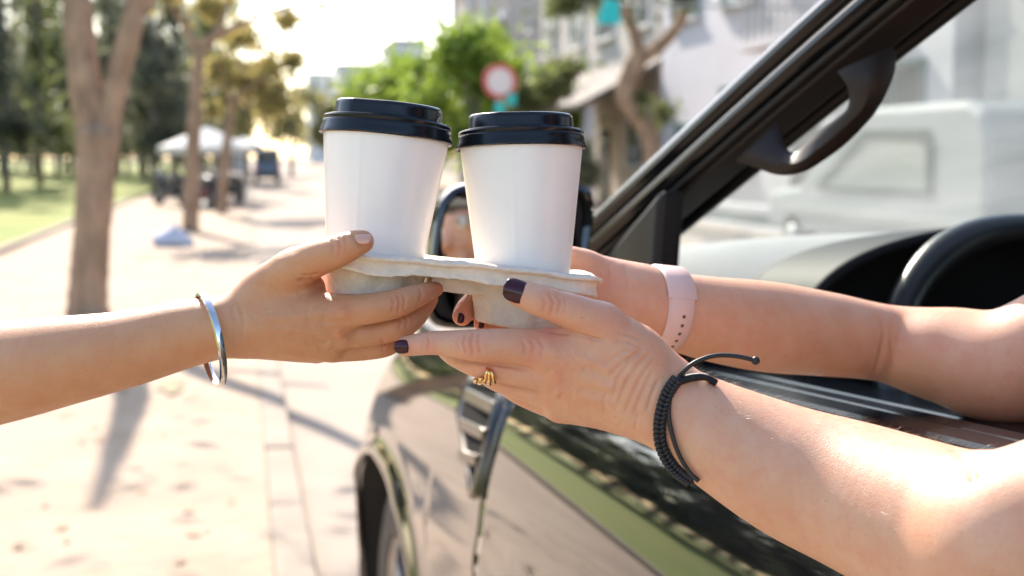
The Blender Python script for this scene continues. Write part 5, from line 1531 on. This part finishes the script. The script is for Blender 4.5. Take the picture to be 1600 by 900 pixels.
# ================================================================== cups and tray
PAPER = mat('white_paper_cup', (.90, .85, .80), .30, noise=.03, nscale=40, bump=.05, bscale=900, sss=.25, sss_rad=(1, .85, .75), sss_scale=.004, spec=.45)
LID = mat('black_plastic_lid', (.008, .009, .012), .22, bump=.03, bscale=300, spec=.35)
def frame_from(base, top, lean=0.0):
    """matrix with origin at base (lid level), z along base->top; x to the lens' right"""
    z = Vector(top) - Vector(base); z.normalize()
    fwd = Vector(FWD); z = (z - fwd * math.tan(lean)).normalized()
    x = Vector(RIGHT); x = (x - z * x.dot(z)).normalized(); y = z.cross(x)
    M = Matrix((x, y, z)).transposed().to_4x4(); M.translation = Vector(base); return M
def coffee_cup(label, lid_px, ref_px, d, seam, spin):
    base = P(*lid_px, d); low = P(*ref_px, d)
    M = frame_from(base, base + (base - low), R(1.2))
    root = empty('coffee_cup', tuple((M @ Vector((0, 0, -.112)))), label, 'cup', 'takeaway cups in the tray')
    n = 256
    prof = [(.0392, .004), (.0397, .002), (.0396, 0), (.0393, -.004)] + [(.0393 - .0127 * t, -.004 - .108 * t) for t in np.linspace(0, 1, 28)[1:]] + [(.0258, -.1124), (.0255, -.108), (1e-5, -.107)]
    vs, fs = [], []
    for (r_, z_) in prof:
        for k in range(n):
            a = 2 * math.pi * k / n
            da = (a - seam + math.pi) % (2 * math.pi) - math.pi
            dr = .0003 * max(0, 1 - abs(da - .05) / .05) ** .5 if abs(da - .05) < .05 else 0
            wob = .00004 * math.sin(3 * a + z_ * 40) + .00003 * math.sin(5 * a - z_ * 60)
            vs.append(M @ Vector(((r_ + dr + wob) * math.cos(a), (r_ + dr + wob) * math.sin(a), z_)))
    for i in range(len(prof) - 1):
        for k in range(n):
            l = (k + 1) % n; fs.append((i*n+k, (i+1)*n+k, (i+1)*n+l, i*n+l))
    smooth_angle(mesh_obj('paper_sleeve', np.array([tuple(v) for v in vs]), [f[::-1] for f in fs], PAPER, root), 60)
    # lid: rolled rim, groove, ledge, raised top with a flat facet and a sip hole
    lp = [(.0398, -.0006), (.0416, -.0013), (.0425, -.0006), (.0424, .0005), (.0416, .0028), (.0410, .0056), (.0408, .0070), (.0403, .0075), (.0406, .0081), (.0408, .0093), (.0402, .0103), (.0390, .0107),
          (.0362, .0103), (.0350, .0104), (.0344, .0110), (.0341, .0122), (.0337, .0185), (.0334, .0200), (.0327, .0211), (.0316, .0215), (.0300, .0210), (.0290, .0195), (.0280, .0188), (.0180, .0186), (1e-5, .0186)]
    vs, fs = [], []
    n = 160
    for i, (r_, z_) in enumerate(lp):
        for k in range(n):
            a = 2 * math.pi * k / n; rr = r_; zz = z_
            if i >= 13 and rr > .02:
                da = (a - spin + math.pi) % (2 * math.pi) - math.pi      # facet facing the lens
                if abs(da) < R(33):
                    flat = .0322 / math.cos(da) * (rr / .0341)
                    rr = min(rr, flat)
            if i >= 16:
                zz += .0016 * (math.cos(a - spin + math.pi * .9)) * (rr / .034)
            vs.append(tuple(M @ Vector((rr * math.cos(a), rr * math.sin(a), zz))))
    for i in range(len(lp) - 1):
        for k in range(n):
            l = (k + 1) % n; fs.append((i*n+k, i*n+l, (i+1)*n+l, (i+1)*n+k))
    lid = smooth_angle(mesh_obj('lid', np.array(vs), fs, LID, root), 38)
    hp = M @ Vector((.025 * math.cos(spin + math.pi), .025 * math.sin(spin + math.pi), .0190))
    Mh = Matrix.Translation(hp) @ M.to_3x3().to_4x4() @ Matrix.Diagonal((1, 2.2, 1, 1))
    MB().lathe([(1e-5, .0003), (.0016, .0003), (.0019, 0)], 14, Mh).build('sip_hole', HOLE, lid, True)
    return root, M
cupL, ML = coffee_cup('white paper coffee cup with tilted black lid beside the tanned thumb', (603.5, 215), (585, 405), .812, R(250), R(252))
cupR, MR = coffee_cup('white paper coffee cup with level black lid above the dark-nailed thumb', (814.5, 231), (818, 425), .830, R(258), R(262))

# moulded pulp carrier
PULP = mat('moulded_pulp', (.82, .71, .585), .95, noise=.16, nscale=110, bump=1.0, bscale=520, spec=.15, sss=.1, sss_scale=.002)
tc = C(716, 412, .822)
xa = np.array([math.cos(R(9)) , -math.tan(R(5.4)), math.sin(R(9))]); xa /= np.linalg.norm(xa)
za = np.array([.115, 1.0, -.045]); za -= xa * (za @ xa); za /= np.linalg.norm(za); ya = np.cross(za, xa)   # ya points away from the lens
if ya[2] < 0: ya = -ya
h = .0012
gx, gy, gz = np.arange(-.112, .112, h), np.arange(-.064, .064, h), np.arange(-.044, .012, h)
X, Y, Z = np.meshgrid(gx, gy, gz, indexing='ij')
wav = .0006 * np.sin(X * 45 + 1) + .0006 * np.sin(Y * 90) + .0004 * np.sin(X * 160 + Y * 120)
Zw = Z - wav - .004 * np.clip((np.abs(X) - .07) / .03, 0, 1) * np.clip((Y) / .05, 0, 1)
def rrect(x, y, hx, hy, r):
    qx, qy = np.abs(x) - hx + r, np.abs(y) - hy + r
    return np.minimum(np.maximum(qx, qy), 0) + np.hypot(np.maximum(qx, 0), np.maximum(qy, 0)) - r
e = rrect(X, Y, .0905 + .0012 * np.sin(Y * 70), .0490 + .0007 * np.sin(X * 42), .024)
plate = np.maximum(np.abs(Zw) - .0014, e)
e2 = e + .35 * (Zw + .010)                       # lip flares outwards towards its lower edge
lip = np.maximum(np.maximum(np.abs(e2 + .0034) - .0014, Zw - .001), -(Zw + .0095 + .0012 * np.sin(X * 95)))
D = smin(plate, lip, .004)
def axis_hit(M):                                  # where a cup's axis crosses the carrier's deck
    o_ = w2c(np.array(M.translation)); a_ = w2c(np.array(M @ Vector((0, 0, -.1)))) - o_
    t_ = ((tc - o_) @ za) / (a_ @ za); q_ = o_ + a_ * t_ - tc
    return float(q_ @ xa), float(q_ @ ya)
for (sx, sy) in (axis_hit(ML), axis_hit(MR)):
    rr = np.hypot(X - sx, Y - sy); th = np.arctan2(Y - sy, X - sx)
    fl = .0009 * np.cos(9 * th + sx * 40)
    rout = .0345 + .22 * Zw + fl
    shell = np.maximum(np.abs(rr - rout) * .97 - .0013, np.maximum(Zw, -(Zw + .0360)))
    floor_ = np.maximum(rr - rout, np.abs(Zw + .0352) - .0013)
    hole = np.maximum(rr - .0330 - .22 * Zw, -Zw - .020)
    D = np.maximum(D, -np.maximum(rr - .0335, np.abs(Z) - .006))
    D = smin(D, np.minimum(shell, floor_), .003)
bridge = np.maximum(np.maximum(np.abs(Y) - .020, np.abs(X) - .018), np.abs(Zw + .013) - .0045)   # web between the pockets
D = smin(D, bridge, .003)
V, Q = surface_nets(D.astype(np.float32), np.array([gx[0], gy[0], gz[0]]), h)
V = laplace(V, Q, 1)
r1 = np.sin(V[:, 0] * 700 + 3 * np.sin(V[:, 1] * 500)) * np.sin(V[:, 1] * 640 + V[:, 2] * 800)
V = V + vnormals(V, Q) * (r1 * .00022 + RNG.normal(0, .00010, len(V)))[:, None]
W = c2w(tc + V[:, 0:1] * xa + V[:, 1:2] * ya + V[:, 2:3] * za)
tray = mesh_obj('cup_carrier', W, Q[:, ::-1] if np.cross(xa, ya) @ za < 0 else Q, PULP)
tag(tray, 'beige moulded pulp carrier held between the three hands under both cups', 'cup carrier')
